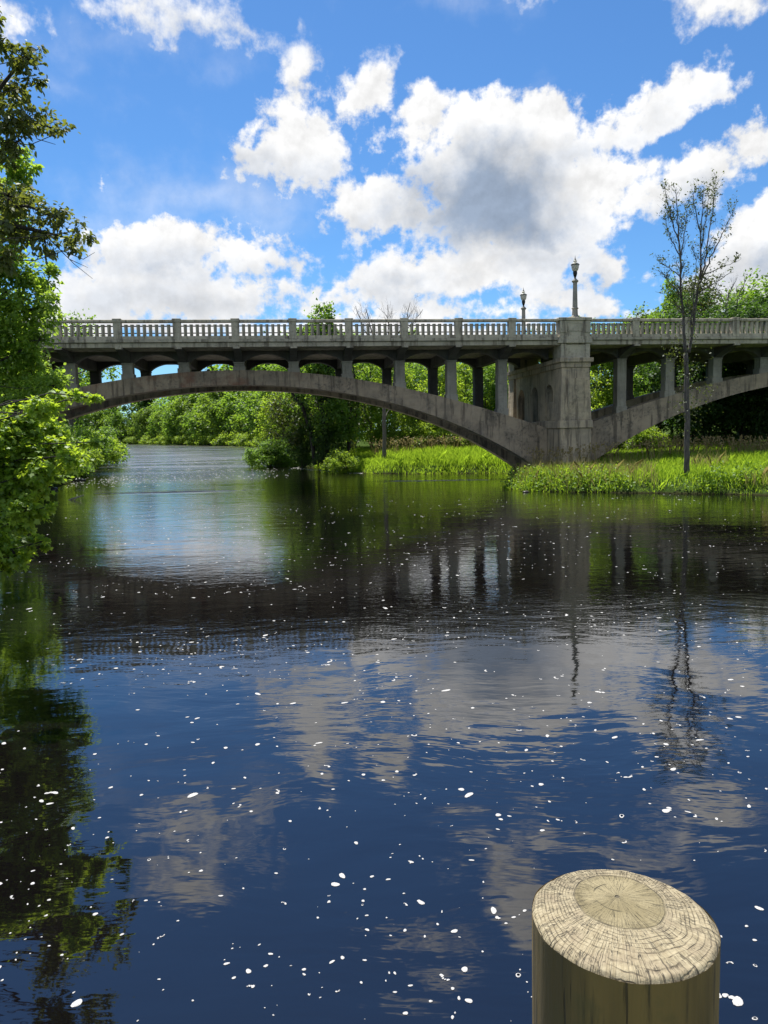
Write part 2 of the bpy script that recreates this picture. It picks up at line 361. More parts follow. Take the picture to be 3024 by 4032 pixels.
rif3 = t.m('MULTIPLY', t.ss(t.m('ABSOLUTE', t.m('SUBTRACT', y, t.m('ADD', 46.5, t.m('MULTIPLY', x, -.12)))), 1.2, .2), t.ss(x, -2, 1))
a4 = t.m('ADD', t.m('ADD', t.m('MULTIPLY', rif, .055), t.m('MULTIPLY', rif2, .05)), t.m('MULTIPLY', rif3, .05))
h5 = t.noise(t.v('MULTIPLY', warpP, (.28, .9, 1)), 1.25, 3, .5)
a5 = t.m('MULTIPLY', t.ss(dist, 10, 24), .0115)
h6 = t.noise(t.v('MULTIPLY', P, (.2, .7, 1)), .7, 2, .5)
a5b = t.m('MULTIPLY', t.ss(dist, 22, 50), .016)
hh = t.m('ADD', t.m('ADD', t.m('MULTIPLY', h5, a5), t.m('MULTIPLY', h6, a5b)), t.m('ADD', t.m('MULTIPLY', h1, a1), t.m('ADD', t.m('MULTIPLY', h2, a2), t.m('ADD', t.m('MULTIPLY', h3, a3), t.m('MULTIPLY', h4, a4)))))
h7 = t.noise(t.v('MULTIPLY', P, (.1, .5, 1)), .5, 4, .6)
hh = t.m('ADD', hh, t.m('MULTIPLY', h7, t.m('MULTIPLY', t.ss(y, 46, 75), .22)))
wn = t.bump(hh, 1.0)
streak = t.noise(t.v('MULTIPLY', P, (.06, .35, 1)), .6, 5, .65)
rough = t.m('ADD', .02, t.m('MULTIPLY', t.m('ADD', t.m('MULTIPLY', t.ss(y, 50, 80), .16), t.m('MULTIPLY', t.m('MULTIPLY', t.ss(y, 47, 55), t.ss(x, -7, -14)), .05)), t.ss(streak, .35, .65, .25, 1.3)))
p = t.node('ShaderNodeBsdfPrincipled', {'Base Color': (.0032, .0026, .0028, 1), 'Roughness': rough, 'IOR': 1.95, 'Normal': wn}); t.out(p.outputs[0])
me = poly_mesh('water', [(-420, -1.9, 0), (90, -1.9, 0), (90, 480, 0), (-420, 480, 0)], [4], [0, 1, 2, 3])
tag(link('water', me, m), kind='structure')

# foam flecks drifting on the water, and white flecks standing in for far glints
def foam():
    V, S, I = [], [], []
    def fleck(x, y, r, rough=.25, asp=1., ang=0, hollow=False):
        n = 11; ph = random.random()*6.28; base = len(V)
        rr = [r*(1+rough*math.sin(2*t_+ph)+rough*.6*math.sin(3*t_+2*ph)) for t_ in np.linspace(0, 6.283, n, endpoint=False)]
        ca, sa = math.cos(ang), math.sin(ang)
        for j, t_ in enumerate(np.linspace(0, 6.283, n, endpoint=False)):
            a, b = rr[j]*math.cos(t_)*asp, rr[j]*math.sin(t_); V.append((x+a*ca-b*sa, y+a*sa+b*ca, .002))
        for j, t_ in enumerate(np.linspace(0, 6.283, n, endpoint=False)):
            a, b = .6*rr[j]*math.cos(t_)*asp, .6*rr[j]*math.sin(t_); V.append((x+a*ca-b*sa, y+a*sa+b*ca, .003+.1*min(r, .03)))
        for j in range(n):
            jj = (j+1) % n; S.append(4); I.extend((base+j, base+jj, base+n+jj, base+n+j))
        if not hollow: S.append(n); I.extend(range(base+n, base+2*n))
    k = 0
    while k < 7500:
        d = 2.6*math.exp(random.random()*2.55); a = random.uniform(-.56, .56)
        x, y = d*math.tan(a), d
        if land(np.array([x]), np.array([y]))[0] > -.15: k += 1; continue
        c = .5+.5*math.sin(x*.55+y*.35+1.6*math.sin(y*.33))*math.cos(y*1.3-x*.25+1.5*math.sin(x*.4))
        lim = .1+.9*c**1.6
        if d < 8: lim = .08+.3*c
        if random.random() > lim: k += 1; continue
        r = min(.0062*math.exp(random.gauss(0, .55))*(d/4)**.25, .024)
        fleck(x, y, r, .12, 1+abs(random.gauss(0, .55)), random.random()*3, random.random() < .1 and r > .006)
        if random.random() < .12:
            aa = random.random()*6.28
            for q_ in range(random.randint(1, 4)): fleck(x+(q_+1)*r*1.3*math.cos(aa+q_*.25), y+(q_+1)*r*1.3*math.sin(aa+q_*.25), r*random.uniform(.5, .9), .2)
        k += 1
    for _ in range(300):                                    # broken white water in the riffles
        x = random.gauss(-11.2, 1.6); fleck(x, 41.2+random.gauss(0, .16)+.05*(x+11)**2*.3, random.uniform(.03, .085), .3, 2.)
    for _ in range(170):
        x = random.uniform(.5, 6.2); fleck(x, 46.3-.12*x+random.gauss(0, .15), random.uniform(.03, .09), .3, 2.2)
    for _ in range(330):
        x = -19+random.gauss(0, 3.); fleck(x, random.gauss(53, 4)-.3*(x+19), random.uniform(.012, .035), .3, 1.8)
    for _ in range(200):
        x = random.uniform(-8, -1.5); y = 59-(x+2)*1.9+random.gauss(-2.2, .8); fleck(x, y, random.uniform(.02, .05), .3, 1.8)
    for _ in range(900):                                    # sun glitter of the broken water upriver, drawn as white flecks
        y = random.uniform(52, 105); x = random.uniform(-.42, -.12)*y
        if land(np.array([x]), np.array([y]))[0] < -.5 and math.sin(x*.6+y*.9)+math.sin(y*2.1-x*.4) > -.3: fleck(x, y, random.uniform(.02, .045)*y/60, .3, 1.8)
    return poly_mesh('foam', V, S, I)
m, t = material('foam_and_glints'); nz = t.noise(t.pos(), 160, 4)
p = t.node('ShaderNodeBsdfPrincipled', {'Base Color': t.mix(t.ss(nz, .3, .7), (.32, .315, .3), (.55, .54, .52)), 'Roughness': .8, 'Subsurface Weight': 0.0, 'Normal': t.bump(nz, .004)}); t.out(p.outputs[0])
tag(link('foam', foam(), m, smooth=True), 'small white foam flecks and painted glints on the dark river surface', 'foam', kind='stuff')

# ------------------------------------------------------------------ bridge
BX, BY, BA = -16.5454, 40.0923, .1251
HP, HB, W = 9.0225, 7.6053, 10.1
br = empty('arch_bridge', (BX, BY, 0), (0, .002, BA))
tag(br, 'weathered grey concrete open spandrel arch bridge crossing the river with a balustrade', 'bridge')
def w_(s, d, z):
    return np.array((BX+s*math.cos(BA)-d*math.sin(BA), BY+s*math.sin(BA)+d*math.cos(BA), z-.002*s))
SE = (-13.5, 68.)                                            # ends of the built deck
MB().box(SE[0], SE[1], .06, W-.06, HB, HB+.235).build('deck', M['deck'], br, bevel=.01)
MB().box(SE[0], SE[1], .5, W-.5, HB+.24, HB+.3).build('road_surface', M['road'], br)
# outer edge: fascia is the deck side; kerb under the balustrade stands proud of it
PY0, PY1 = 26.58, 28.55                                      # pylon between the two arches
def edge(side):
    f = (lambda d: d) if side == 0 else (lambda d: W-d)
    lo = lambda a, b: (min(f(a), f(b)), max(f(a), f(b)))
    k = MB(); rl = MB(); br_ = MB(); pp = MB()
    for a, b in ((SE[0], PY0+.03), (PY1-.03, SE[1])):
        k.box(a, b, *lo(-.05, .42), HB+.25, HB+.397)
        br_.box(a, b, *lo(.03, .27), HB+.402, HB+.577)
        rl.box(a, b, *lo(-.02, .32), HP-.142, HP-.02); rl.box(a, b, *lo(.02, .28), HP-.02, HP)
        for zz in (HP-.30, HP-.66): pp.tube([(a, f(.3), zz), (b, f(.3), zz)], .032, 6)
    k.build('kerb', M['deck'], br, bevel=.015)
    bal = br_.build('balustrade', M['rail'], br, bevel=.012)
    rl.build('top_rail', M['rail'], bal, bevel=.012); pp.build('pipe_rail', M['metal'], bal)
    posts = [3.*n for n in range(-4, 9)]+[31.157+3*n for n in range(0, 12)]
    pm = MB()
    for kx, s in enumerate(posts):
        q_ = MB().box(s-.2, s+.2, *lo(-.03, .33), HB+.4, HP+.01); q_.box(s-.225, s+.225, *lo(-.06, .36), HP-.13, HP+.05)
        if side == 0 and -1.5 < s < 38: q_.build('railing_post', M['rail'], bal, bevel=.012)
        else: pm.add(q_.v, q_.f)
    o = pm.build('railing_post', M['rail'], bal); o['kind'] = 'stuff'
    # balusters: eight per bay
    bays = [(posts[i_]+.2, posts[i_+1]-.2) for i_ in range(len(posts)-1) if not posts[i_] < 27 < posts[i_+1]]
    bays += [(24.2, PY0+.03), (PY1-.03, 30.957)]
    proto = None; rest = MB(); cnt = 0
    bays.sort(key=lambda b: abs((b[0]+b[1])/2-17.5))
    for a, b in bays:
        n = max(1, int(round((b-a-.13)/.2925))); pit = (b-a)/n if n else 0
        g = (b-a-n*.165)/(n+1)
        for j in range(n):
            s = a+g+j*(.165+g)+.0825
            if side == 0 and cnt < 100:
                if proto is None:
                    q_ = MB().box(-.0825, .0825, -.075, .075, 0, .075).box(-.078, .078, -.07, .07, .077, .515).box(-.0825, .0825, -.075, .075, .517, .6)
                    pm_ = bpy.data.meshes.new('baluster'); pm_.from_pydata(q_.v, [], q_.f); pm_.materials.append(M['rail']); proto = pm_
                o = bpy.data.objects.new('baluster', proto); COL.objects.link(o); o.parent = bal; o.location = (s, .15, HB+.577); cnt += 1
            else: rest.box(s-.075, s+.075, *lo(.075, .225), HB+.575, HP-.142)
    o = rest.build('baluster', M['rail'], bal); o['kind'] = 'stuff'
edge(0); edge(1)

def ext(x): return 6.56-.01256*x*x+4.96e-6*x**4
def intr(x): return 5.75-.01377*x*x-9.47e-6*x**4
CF = 2.0
COLS = [3.*n+.02 for n in range(-3, 9)]+[31.26+3.01*n for n in range(0, 11)]
for c0 in (8.7, 46.5):
    xs = np.linspace(-17.98, 17.98, 73)
    tp = [(c0+x, ext(x)) for x in xs]; bt = [(c0+x, max(intr(x), -1.2)) for x in xs]
    for d0 in (CF-.05, W-CF-.95):
        MB().strip(tp, bt, d0, d0+1.0).build('arch_rib', M['rib'], br)
# columns, haunched cross beams and spandrel arches
SPR = 6.93
def zrib(s):
    c0 = 8.7 if s < 27.6 else 46.5
    return ext(s-c0)
for s in COLS:
    zb = zrib(s)
    for d0 in (CF, W-CF-.6):
        q_ = MB(); a = zb-.35
        lo_ = min(zrib(s-.36), zrib(s+.36))-.15; hi = max(zrib(s-.36), zrib(s+.36))
        q_.box(s-.34, s+.34, d0-.03, d0+.63, lo_, min(hi+.2, SPR-.1))
        q_.box(s-.28, s+.28, d0, d0+.6, lo_+.05, SPR)
        q_.box(s-.31, s+.31, d0-.03, d0+.63, SPR+.003, SPR+.075)
        q_.build('column', M['column' if d0 == CF else 'shade_tone'], br, bevel=.015)
    # cross beam with its curved brackets reaching out to both edges
    ds = np.linspace(0, 1, 9)
    q_ = MB()
    prof = [(.12, HB-.1)]+[(.12+d*(CF-.06), HB-.1-(HB-.1-SPR-.08)*d**1.6) for d in ds[1:]]
    prof += [(W-p_[0], p_[1]) for p_ in prof[::-1]]
    n = len(prof); vs = [(s-.2, d, HB-.002) for d, _ in prof]+[(s-.2, d, z_) for d, z_ in prof]+[(s+.2, d, HB-.002) for d, _ in prof]+[(s+.2, d, z_) for d, z_ in prof]
    fs = []
    for i_ in range(n-1):
        fs += [(i_, i_+1, n+i_+1, n+i_), (2*n+i_, 3*n+i_, 3*n+i_+1, 2*n+i_+1), (n+i_, n+i_+1, 3*n+i_+1, 3*n+i_), (i_, 2*n+i_, 2*n+i_+1, i_+1)]
    fs += [(0, n, 3*n, 2*n), (n-1, 3*n-1, 4*n-1, 2*n-1)]
    q_.add(vs, fs); q_.build('cross_beam', M['shade_tone'], br)
    MB().box(s-.18, s+.18, .0, .3, HB-.085, HB-.004).build('corbel', M['deck'], br, bevel=.01)
for sp in (COLS[:12], COLS[12:]):
    ends = ([sp[0]-3]+sp+[27.2]) if sp[0] < 20 else ([28.]+sp+[sp[-1]+3])
    for a, b in zip(ends[:-1], ends[1:]):
        a_ = a+.205; b_ = b-.205; m_ = (a+b)/2; hw = (b-a)/2-.28
        if a in (28.,): a_ = 28.35; hw = (b-28.35)/2-.15; m_ = (28.35+b-.15)/2
        if b == 27.2: b_ = 26.8; hw = (26.8-a)/2-.15; m_ = (a+.15+26.8)/2
        xs = sorted(set(list(np.linspace(a_, b_, 25))+[m_-hw, m_+hw]))
        hw_ = hw*1.0
        bt = [(x, SPR+.08 if abs(x-m_) >= hw_-1e-6 else SPR+.05+.47*max(0, 1-((x-m_)/hw_)**2)**.78) for x in xs]
        tp = [(x, HB-.004) for x in xs]
        for d0 in (CF+.06, W-CF-.56):
            MB().strip(tp, bt, d0, d0+.5).build('spandrel_arch', M['shade_tone'], br)
# pier with its arched openings, mouldings and pylons
pr = MB()
S0, S1 = 26.8, 28.4; SC = 27.6
def block(d0, d1, z0, z1, e0, e1, q_=None):
    """stone course round the pier, e = how far it stands out at bottom and top"""
    q_ = q_ or pr
    v = [(S0-e0, d0-e0, z0), (S1+e0, d0-e0, z0), (S1+e0, d1+e0, z0), (S0-e0, d1+e0, z0), (S0-e1, d0-e1, z1), (S1+e1, d0-e1, z1), (S1+e1, d1+e1, z1), (S0-e1, d1+e1, z1)]
    q_.add(v, [(3, 2, 1, 0), (4, 5, 6, 7), (0, 1, 5, 4), (1, 2, 6, 5), (2, 3, 7, 6), (3, 0, 4, 7)])
pier = MB(); block(-.1, W+.1, -1.5, 2.98, .13, .09, pier)
for d0, d1 in ((-.1, 1.1), (W-1.1, W+.1)): block(d0, d1, 3.43, 6.34, .1, 0, pier)
po = pier.build('pier', M['pier'], br, bevel=.02)
q_ = MB(); block(-.1, W+.1, 2.983, 3.427, .18, .16, q_); q_.build('ledge', M['pier'], po, bevel=.03)
q_ = MB(); block(-.1, W+.1, 6.343, 6.63, .05, .06, q_); block(-.1, W+.1, 6.633, 6.87, .17, .18, q_); q_.build('cornice', M['pier'], po, bevel=.02)
wl = MB()
cuts = [1.1]; ctr = (2.35, 5.05, 7.75); hw = .7
for c in ctr: cuts += [c-hw, c+hw]
cuts.append(W-1.1)
for a, b in zip(cuts[::2], cuts[1::2]): wl.box(S0+.12, S1-.12, a, b, 3.43, 6.34)
for c in ctr:
    n = 12; an = np.linspace(math.pi, 0, n); v = []
    for x in (S0+.12, S1-.12):
        v += [(x, c+hw*math.cos(a), 4.87+hw*math.sin(a)) for a in an]+[(x, c+hw*math.cos(a), 6.34) for a in an]
    f = []
    for j in range(n-1):
        f += [(j, j+1, n+j+1, n+j), (2*n+j, 3*n+j, 3*n+j+1, 2*n+j+1), (j, 2*n+j, 2*n+j+1, j+1), (n+j, n+j+1, 3*n+j+1, 3*n+j)]
    wl.add(v, f)
wl.box(S0+.22, S1-.22, ctr[0]-hw+.002, ctr[0]+hw-.002, 3.431, 4.53)
backing = MB()
for c in ctr: backing.box(S1-.5, S1-.35, c-hw+.003, c+hw-.003, 3.432 if c > 3 else 4.531, 5.6)
backing.build('shade_backing', M['shade_tone'], po)  # wall added behind the openings, in shade-darkened concrete, so they read dark
wl.build('arched_wall', M['pier'], po)
# raised panels on the front of the shaft
MB().box(SC-.5, SC+.5, -.19, -.12, 3.9, 5.75, .02, -.03).build('panel', M['pier'], po)
pl = MB()
for d0, d1, g in ((-.08, .62, 0), (W-.62, W+.08, 1)):
    fr = (lambda dd: dd) if g == 0 else (lambda dd: W-dd)
    lo = lambda a, b: (min(fr(a), fr(b)), max(fr(a), fr(b)))
    q_ = MB()
    q_.box(26.77, 28.43, *lo(-.03, 1.3), 6.873, HB-.0)             # body under the deck edge
    for a, b in ((26.77, 27.03), (28.17, 28.43)): q_.box(a, b, *lo(-.09, -.028), 6.876, 7.66)
    q_.box(PY0, PY1, *lo(-.16, .55), 7.68, 7.88); q_.box(PY0+.05, PY1-.05, *lo(-.12, .55), 7.883, 8.06)
    q_.box(26.7, 28.45, *lo(-.08, .6), 8.06, 8.91)
    for a, b in ((26.7, 27.05), (28.1, 28.45)): q_.box(a, b, *lo(-.12, -.077), 8.25, 8.9)
    for a, b, z0, z1 in ((27.13, 28.02, 8.33, 8.39), (27.13, 28.02, 8.77, 8.83), (27.13, 27.19, 8.392, 8.768), (27.96, 28.02, 8.392, 8.768)): q_.box(a, b, *lo(-.105, -.078), z0, z1)
    q_.box(PY0+.03, PY1-.03, *lo(-.15, .7), 8.913, 9.08); q_.box(SC+.13-.55, SC+.13+.55, *lo(0, .68), 9.08, 9.14, .1, .06)
    q_.build('pylon', M['rail'], po, bevel=.015)
# far abutment blocks closing both ends
MB().box(-14, -9.6, -.1, W+.1, -1.5, HB-.003).build('abutment', M['pier'], br)
MB().box(64.6, 68.2, -.1, W+.1, -1.5, HB-.003).build('abutment', M['pier'], br)

def lamp(d, label):
    p0 = w_(27.74, d, HP+.117)
    o = empty('street_lamp', p0, (0, 0, BA)); tag(o, label, 'street lamp', 'lamps on the bridge pylons'); return o
def mm(name, prof, mat, o, n=20): return MB().lathe(prof, n).build(name, mat, o, smooth=False)
L0 = lamp(.36, 'taller looking stone lamp post with milk glass globe on the near pylon of the bridge')
o = mm('shaft', [(.27, 0), (.25, .06), (.2, .09), (.178, .13), (.155, .45), (.2, .47), (.205, .5), (.15, .54), (.122, 1.86), (.13, 1.9), (.19, 1.95), (.195, 1.99), (.1, 2.08), (.06, 2.13)], M['lamp'], L0, 8)
o = mm('urn', [(.05, 2.13), (.045, 2.16), (.06, 2.2), (.1, 2.32), (.118, 2.42), (.112, 2.5), (.085, 2.51)], M['metal'], L0)
o.data.polygons.foreach_set('use_smooth', [True]*len(o.data.polygons))
g = mm('globe', [(.1, 2.512), (.15, 2.56), (.195, 2.68), (.21, 2.83), (.212, 2.85)], M['globe'], L0); g.data.polygons.foreach_set('use_smooth', [True]*len(g.data.polygons))
mm('rim', [(.215, 2.845), (.236, 2.85), (.236, 2.885), (.215, 2.89)], M['metal'], L0)
g = mm('dome', [(.21, 2.892), (.17, 2.94), (.1, 2.97), (.06, 2.985), (.095, 3.03), (.1, 3.06), (.1, 3.09), (.06, 3.1), (.055, 3.14)], M['globe'], L0); g.data.polygons.foreach_set('use_smooth', [True]*len(g.data.polygons))
mm('finial', [(.055, 3.142), (.06, 3.16), (.025, 3.2), (.012, 3.28), (.004, 3.38)], M['metal'], L0, 8)
L1 = copy_tree(L0); L1.location = Vector(w_(27.74, W-.36, HP+.117)); L1['label'] = 'smaller looking farther lamp post rising behind the balustrade left of the near one'

# ------------------------------------------------------------------ mooring post in front
PX, PYY, PZ, PR = .3325, 1.047, 2.2088, .13
po = empty('wooden_post', (PX, PYY, 0)); tag(po, 'thick round weathered timber post with cracked growth rings at the water edge', 'post')
m, t = material('treated_timber'); P = t.obj(); x, y, z = t.sep(P)
st = t.noise(t.xyz(t.m('MULTIPLY', x, 30), t.m('MULTIPLY', y, 30), t.m('MULTIPLY', z, 2.2)), 1.6, 6, .65)
st2 = t.noise(t.xyz(t.m('MULTIPLY', x, 9), t.m('MULTIPLY', y, 9), t.m('MULTIPLY', z, .8)), 1.5, 4)
col = t.mix(t.ss(st2, .38, .62), (.235, .157, .048), (.10, .071, .024)); col = t.mix(t.ss(st, .52, .7), col, (.04, .032, .016))
crk = t.ss(t.noise(t.xyz(t.m('MULTIPLY', x, 70), t.m('MULTIPLY', y, 70), t.m('MULTIPLY', z, 3)), 1.2, 3), .66, .7)
col = t.mix(t.m('MULTIPLY', crk, .7), col, (.02, .017, .012))
col = t.mix(t.m('MULTIPLY', t.ss(t.noise(P, 14, 4), .55, .7), .35), col, (.085, .085, .03))
p = t.node('ShaderNodeBsdfPrincipled', {'Base Color': col, 'Roughness': .8, 'Normal': t.bump(t.m('SUBTRACT', st, t.m('MULTIPLY', crk, .5)), .004)}); t.out(p.outputs[0]); timber = m
def rim(th): return 1+.006*math.sin(3*th+1)+.004*math.sin(7*th+2)+.003*math.sin(13*th)
q_ = MB(); n = 160; zs = [-1.2, 0, .8, 1.5, 1.9, 2.1, PZ-.0065]
vs = [(PR*rim(2*math.pi*k/n)*math.cos(2*math.pi*k/n), PR*rim(2*math.pi*k/n)*math.sin(2*math.pi*k/n), z_-(.0198*PR*math.cos(2*math.pi*k/n) if z_ > 2.15 else 0)) for z_ in zs for k in range(n)]
fs = [(a*n+k, a*n+(k+1) % n, (a+1)*n+(k+1) % n, (a+1)*n+k) for a in range(len(zs)-1) for k in range(n)]
q_.add(vs, fs); q_.build('shaft', timber, po, smooth=True)
CX, CY = .006, .047                                          # pith
nr, na = 70, 360; V = []
for a in range(nr+1):
    f_ = a/nr
    for k in range(na):
        th = 2*math.pi*k/na; R_ = PR*rim(th)
        ex, ey = R_*math.cos(th), R_*math.sin(th)
        x, y = CX+(ex-CX)*f_, CY+(ey-CY)*f_
        out = math.hypot(ex-x, ey-y)*math.cos(0); rr = math.hypot(x, y)/PR
        g = f_*22+.35*math.sin(3*th+f_*5)+.2*math.sin(8*th)
        zz = PZ-.0198*x-(0 if f_ < .5 else .0013*(.5+.5*math.sin(g*2*math.pi*.5))*min(1, (f_-.5)*5))
        e = max(0, (rr-.9)/.1)
        zz -= .008*e**2.6*(1+.12*math.sin(9*th)+.1*math.sin(23*th+1))
        V.append((x, y, zz))
I, S = [], []
for a in range(nr):
    for k in range(na): S.append(4); I += [a*na+k, a*na+(k+1) % na, (a+1)*na+(k+1) % na, (a+1)*na+k][::-1] if False else [a*na+k, (a+1)*na+k, (a+1)*na+(k+1) % na, a*na+(k+1) % na]
m, t = material('end_grain'); P = t.obj(); x, y, z = t.sep(P)
px = t.m('SUBTRACT', x, CX); py = t.m('SUBTRACT', y, CY)
# rings are stretched towards the wide side of the trunk
asym = t.m('ADD', 1., t.m('MULTIPLY', py, 2.2)); asym = t.m('MAXIMUM', asym, .6)
rad = t.m('MULTIPLY', t.v('LENGTH', t.xyz(px, py, 0)), asym)
wb = t.m('SUBTRACT', t.noise(P, 16, 3), .5); rad = t.m('ADD', rad, t.m('MULTIPLY', wb, .008))
dirv = t.v('NORMALIZE', t.xyz(px, py, 0))
heart = t.ss(rad, .067, .062)
ringf = t.m('ADD', t.m('MULTIPLY', rad, 205.), t.m('MULTIPLY', wb, 1.5)); ring = t.m('ABSOLUTE', t.m('SINE', t.m('MULTIPLY', ringf, 3.1416)))
ringline = t.ss(ring, .5, .05)
fn = t.noise(P, 300, 4, .6)
fib = t.noise(t.v('ADD', t.scale(dirv, 16), t.xyz(0, 0, t.m('MULTIPLY', rad, 25))), 2.2, 4, .6)
base = t.mix(t.ss(fib, .35, .65), (.28, .23, .135), (.385, .33, .21))
base = t.mix(t.m('MULTIPLY', t.ss(t.noise(P, 26, 5), .5, .68), .55), base, (.24, .19, .12))
hcol = t.mix(t.ss(t.noise(P, 20, 5), .4, .65), (.195, .16, .078), (.275, .23, .125))
col = t.mix(heart, base, hcol)
c1 = t.ss(t.m('ABSOLUTE', t.m('SUBTRACT', t.noise(t.v('ADD', t.scale(dirv, 9), t.xyz(0, 0, t.m('MULTIPLY', rad, 9))), 1.9, 2), .5)), .012, .004)
c2 = t.ss(t.m('ABSOLUTE', t.m('SUBTRACT', t.noise(t.v('ADD', t.scale(dirv, 22), t.xyz(3, 0, t.m('MULTIPLY', rad, 34))), 2., 2), .5)), .022, .006)
outm = t.ss(rad, .045, .085)
crack = t.m('MAXIMUM', t.m('MULTIPLY', c1, t.m('MAXIMUM', outm, .5)), t.m('MULTIPLY', t.m('MULTIPLY', t.m('MULTIPLY', c2, outm), .6), t.ss(t.noise(P, 40, 2), .45, .6)))
rl1 = t.ss(t.m('ABSOLUTE', t.m('SUBTRACT', rad, .0645)), .0012, .0004)
rl2 = t.m('MULTIPLY', t.ss(t.m('ABSOLUTE', t.m('SUBTRACT', rad, .034)), .0012, .0003), t.ss(t.noise(P, 22, 3), .47, .56))
pith = t.ss(rad, .004, .002)
lines = t.m('MAXIMUM', t.m('MULTIPLY', t.m('MAXIMUM', rl1, rl2), t.ss(t.noise(P, 30, 3), .36, .6, .25, 1.)), t.m('MAXIMUM', crack, pith))
rr_ = t.m('MULTIPLY', t.m('MULTIPLY', ringline, t.ss(t.noise(P, 55, 4, .6), .32, .62)), t.m('ADD', .08, t.m('MULTIPLY', outm, .72)))
col = t.mix(rr_, col, (.16, .125, .075)); col = t.mix(t.m('MULTIPLY', lines, .75), col, (.035, .028, .018))
col = t.mix(t.lin(fn, .3, .7, 0, .5), col, t.mix(1., col, (.65, .62, .58), 'MULTIPLY'))
hg = t.m('SUBTRACT', t.m('MULTIPLY', fn, .4), t.m('ADD', t.m('MULTIPLY', lines, 1.6), t.m('MULTIPLY', rr_, .8)))
p = t.node('ShaderNodeBsdfPrincipled', {'Base Color': col, 'Roughness': .8, 'Normal': t.bump(hg, .0022)}); t.out(p.outputs[0])
link('end_grain', poly_mesh('end_grain', V, S, I), m, po, smooth=True)

# ------------------------------------------------------------------ vegetation
LEAF = {
 'quad': np.array([(0, 0, 0), (.38, .45, .12), (0, 1, 0), (-.38, .45, .12)]),
 'oval': np.array([(0, 0, 0), (.25, .25, .07), (.27, .6, .08), (0, 1, -.05), (-.27, .6, .08), (-.25, .25, .07)]),
 'maple': np.array([(0, 0, 0), (.3, .02, .05), (.22, .22, .02), (.58, .5, .1), (.24, .56, 0), (0, 1, -.12), (-.24, .56, 0), (-.58, .5, .1), (-.22, .22, .02), (-.3, .02, .05)]),
}
def unit(a): return a/(np.linalg.norm(a, axis=-1, keepdims=True)+1e-9)
def leaves(C, N, T, size, shape):
    K = LEAF[shape]; n = len(C)
    N = unit(N); T = unit(T-N*(T*N).sum(-1, keepdims=True)); B = np.cross(T, N)
    V = C[:, None]+size[:, None, None]*(B[:, None]*K[None, :, :1]+T[:, None]*K[None, :, 1:2]+N[:, None]*K[None, :, 2:])
    k = len(K); return V.reshape(-1, 3), [k]*n, np.arange(n*k)
def cloud(clumps, n, size, g, shape='quad', sub=14, droop=.3, spread=.2, shell=.5, flat_=.6):
    """leaf positions: clumps (x, y, z, rx, ry, rz) broken into twig ends so sky shows between them"""
    c = np.array(clumps, float); wgt = (c[:, 3]*c[:, 4]*c[:, 5])**(.72); wgt /= wgt.sum()
    subs, sr, ctr = [], [], []
    for k in range(len(c)):
        m_ = max(3, int(round(sub*len(c)*wgt[k]))); d = unit(g.normal(size=(m_, 3))); rr = shell+(1-shell)*g.random((m_, 1))**.6
        subs.append(c[k, :3]+d*rr*c[k, 3:6]); sr.append(np.tile(c[k, 3:6]*spread*2.2/max(1, (m_/6.)**.33), (m_, 1))*(.6+.8*g.random((m_, 1)))); ctr.append(np.tile(c[k, :3], (m_, 1)))
    subs = np.concatenate(subs); sr = np.concatenate(sr); ctr = np.concatenate(ctr)
    pk = g.integers(0, len(subs), n); off = g.normal(size=(n, 3))*.62
    C = subs[pk]+off*sr[pk]; outw = unit(C-ctr[pk]+1e-6)
    N = outw*.45+np.array([0, 0, flat_])+g.normal(size=(n, 3))*.55
    T = outw*.7+g.normal(size=(n, 3))*.6-np.array([0, 0, droop])
    return C, N, T, size*(.65+.7*g.random(n)), subs
def crown(name, clumps, n, size, mat, g, parent, **kw):
    shape = kw.pop('shape', 'quad')
    C, N, T, s, subs = cloud(clumps, n, size, g, shape, **kw)
    C[:, 2] = np.maximum(C[:, 2], kw.get('zmin', -1e9)) if 0 else C[:, 2]
    o = link(name, poly_mesh(name, *leaves(C, N, T, s, shape)), mat, parent); return o, subs
def limb(q_, a, b, r0, r1, g, wig=.12, n=6, sides=6):
    a = np.array(a, float); b = np.array(b, float); L = np.linalg.norm(b-a); P = []
    for k in range(n+1):
        f_ = k/n; P.append(a+(b-a)*f_+(g.normal(size=3)*wig*L/n*.8+np.array([0, 0, .1*L*math.sin(math.pi*f_)*wig*4]) if 0 < k < n else 0))
    q_.tube(P, [r0+(r1-r0)*k/n for k in range(n+1)], sides); return P

# --- prototypes for the woods, 10 m tall and copied afterwards
def proto_tree(seed, clumps, n, size, mat, bark, trunk_top=.8, lean=(0, 0), tr=.16, sub=14, name='tree', spread=.2):
    g = np.random.default_rng(seed)
    root = empty(name, (0, 0, -50))
    o, subs = crown('crown', clumps, n, size, mat, g, root, sub=sub, spread=spread)
    q_ = MB(); zt = trunk_top*10; top = np.array([lean[0], lean[1], zt])
    P = limb(q_, (0, 0, -.4), top, tr, .03, g, .06, 9, 7)
    for c in clumps:
        zc = min(max(c[2]-c[5]*.7, 1.2), zt-.3); k = min(int(zc/zt*9), 8); a = P[k]
        limb(q_, a, c[:3], tr*.45*(1-.5*zc/10), .02, g, .14, 5, 5)
    for p_ in subs[g.permutation(len(subs))[:40]]:
        c = min(clumps, key=lambda c: np.linalg.norm(np.array(c[:3])-p_)); limb(q_, c[:3], p_, .022, .006, g, .15, 3, 3)
    q_.build('trunk', bark, root); return root
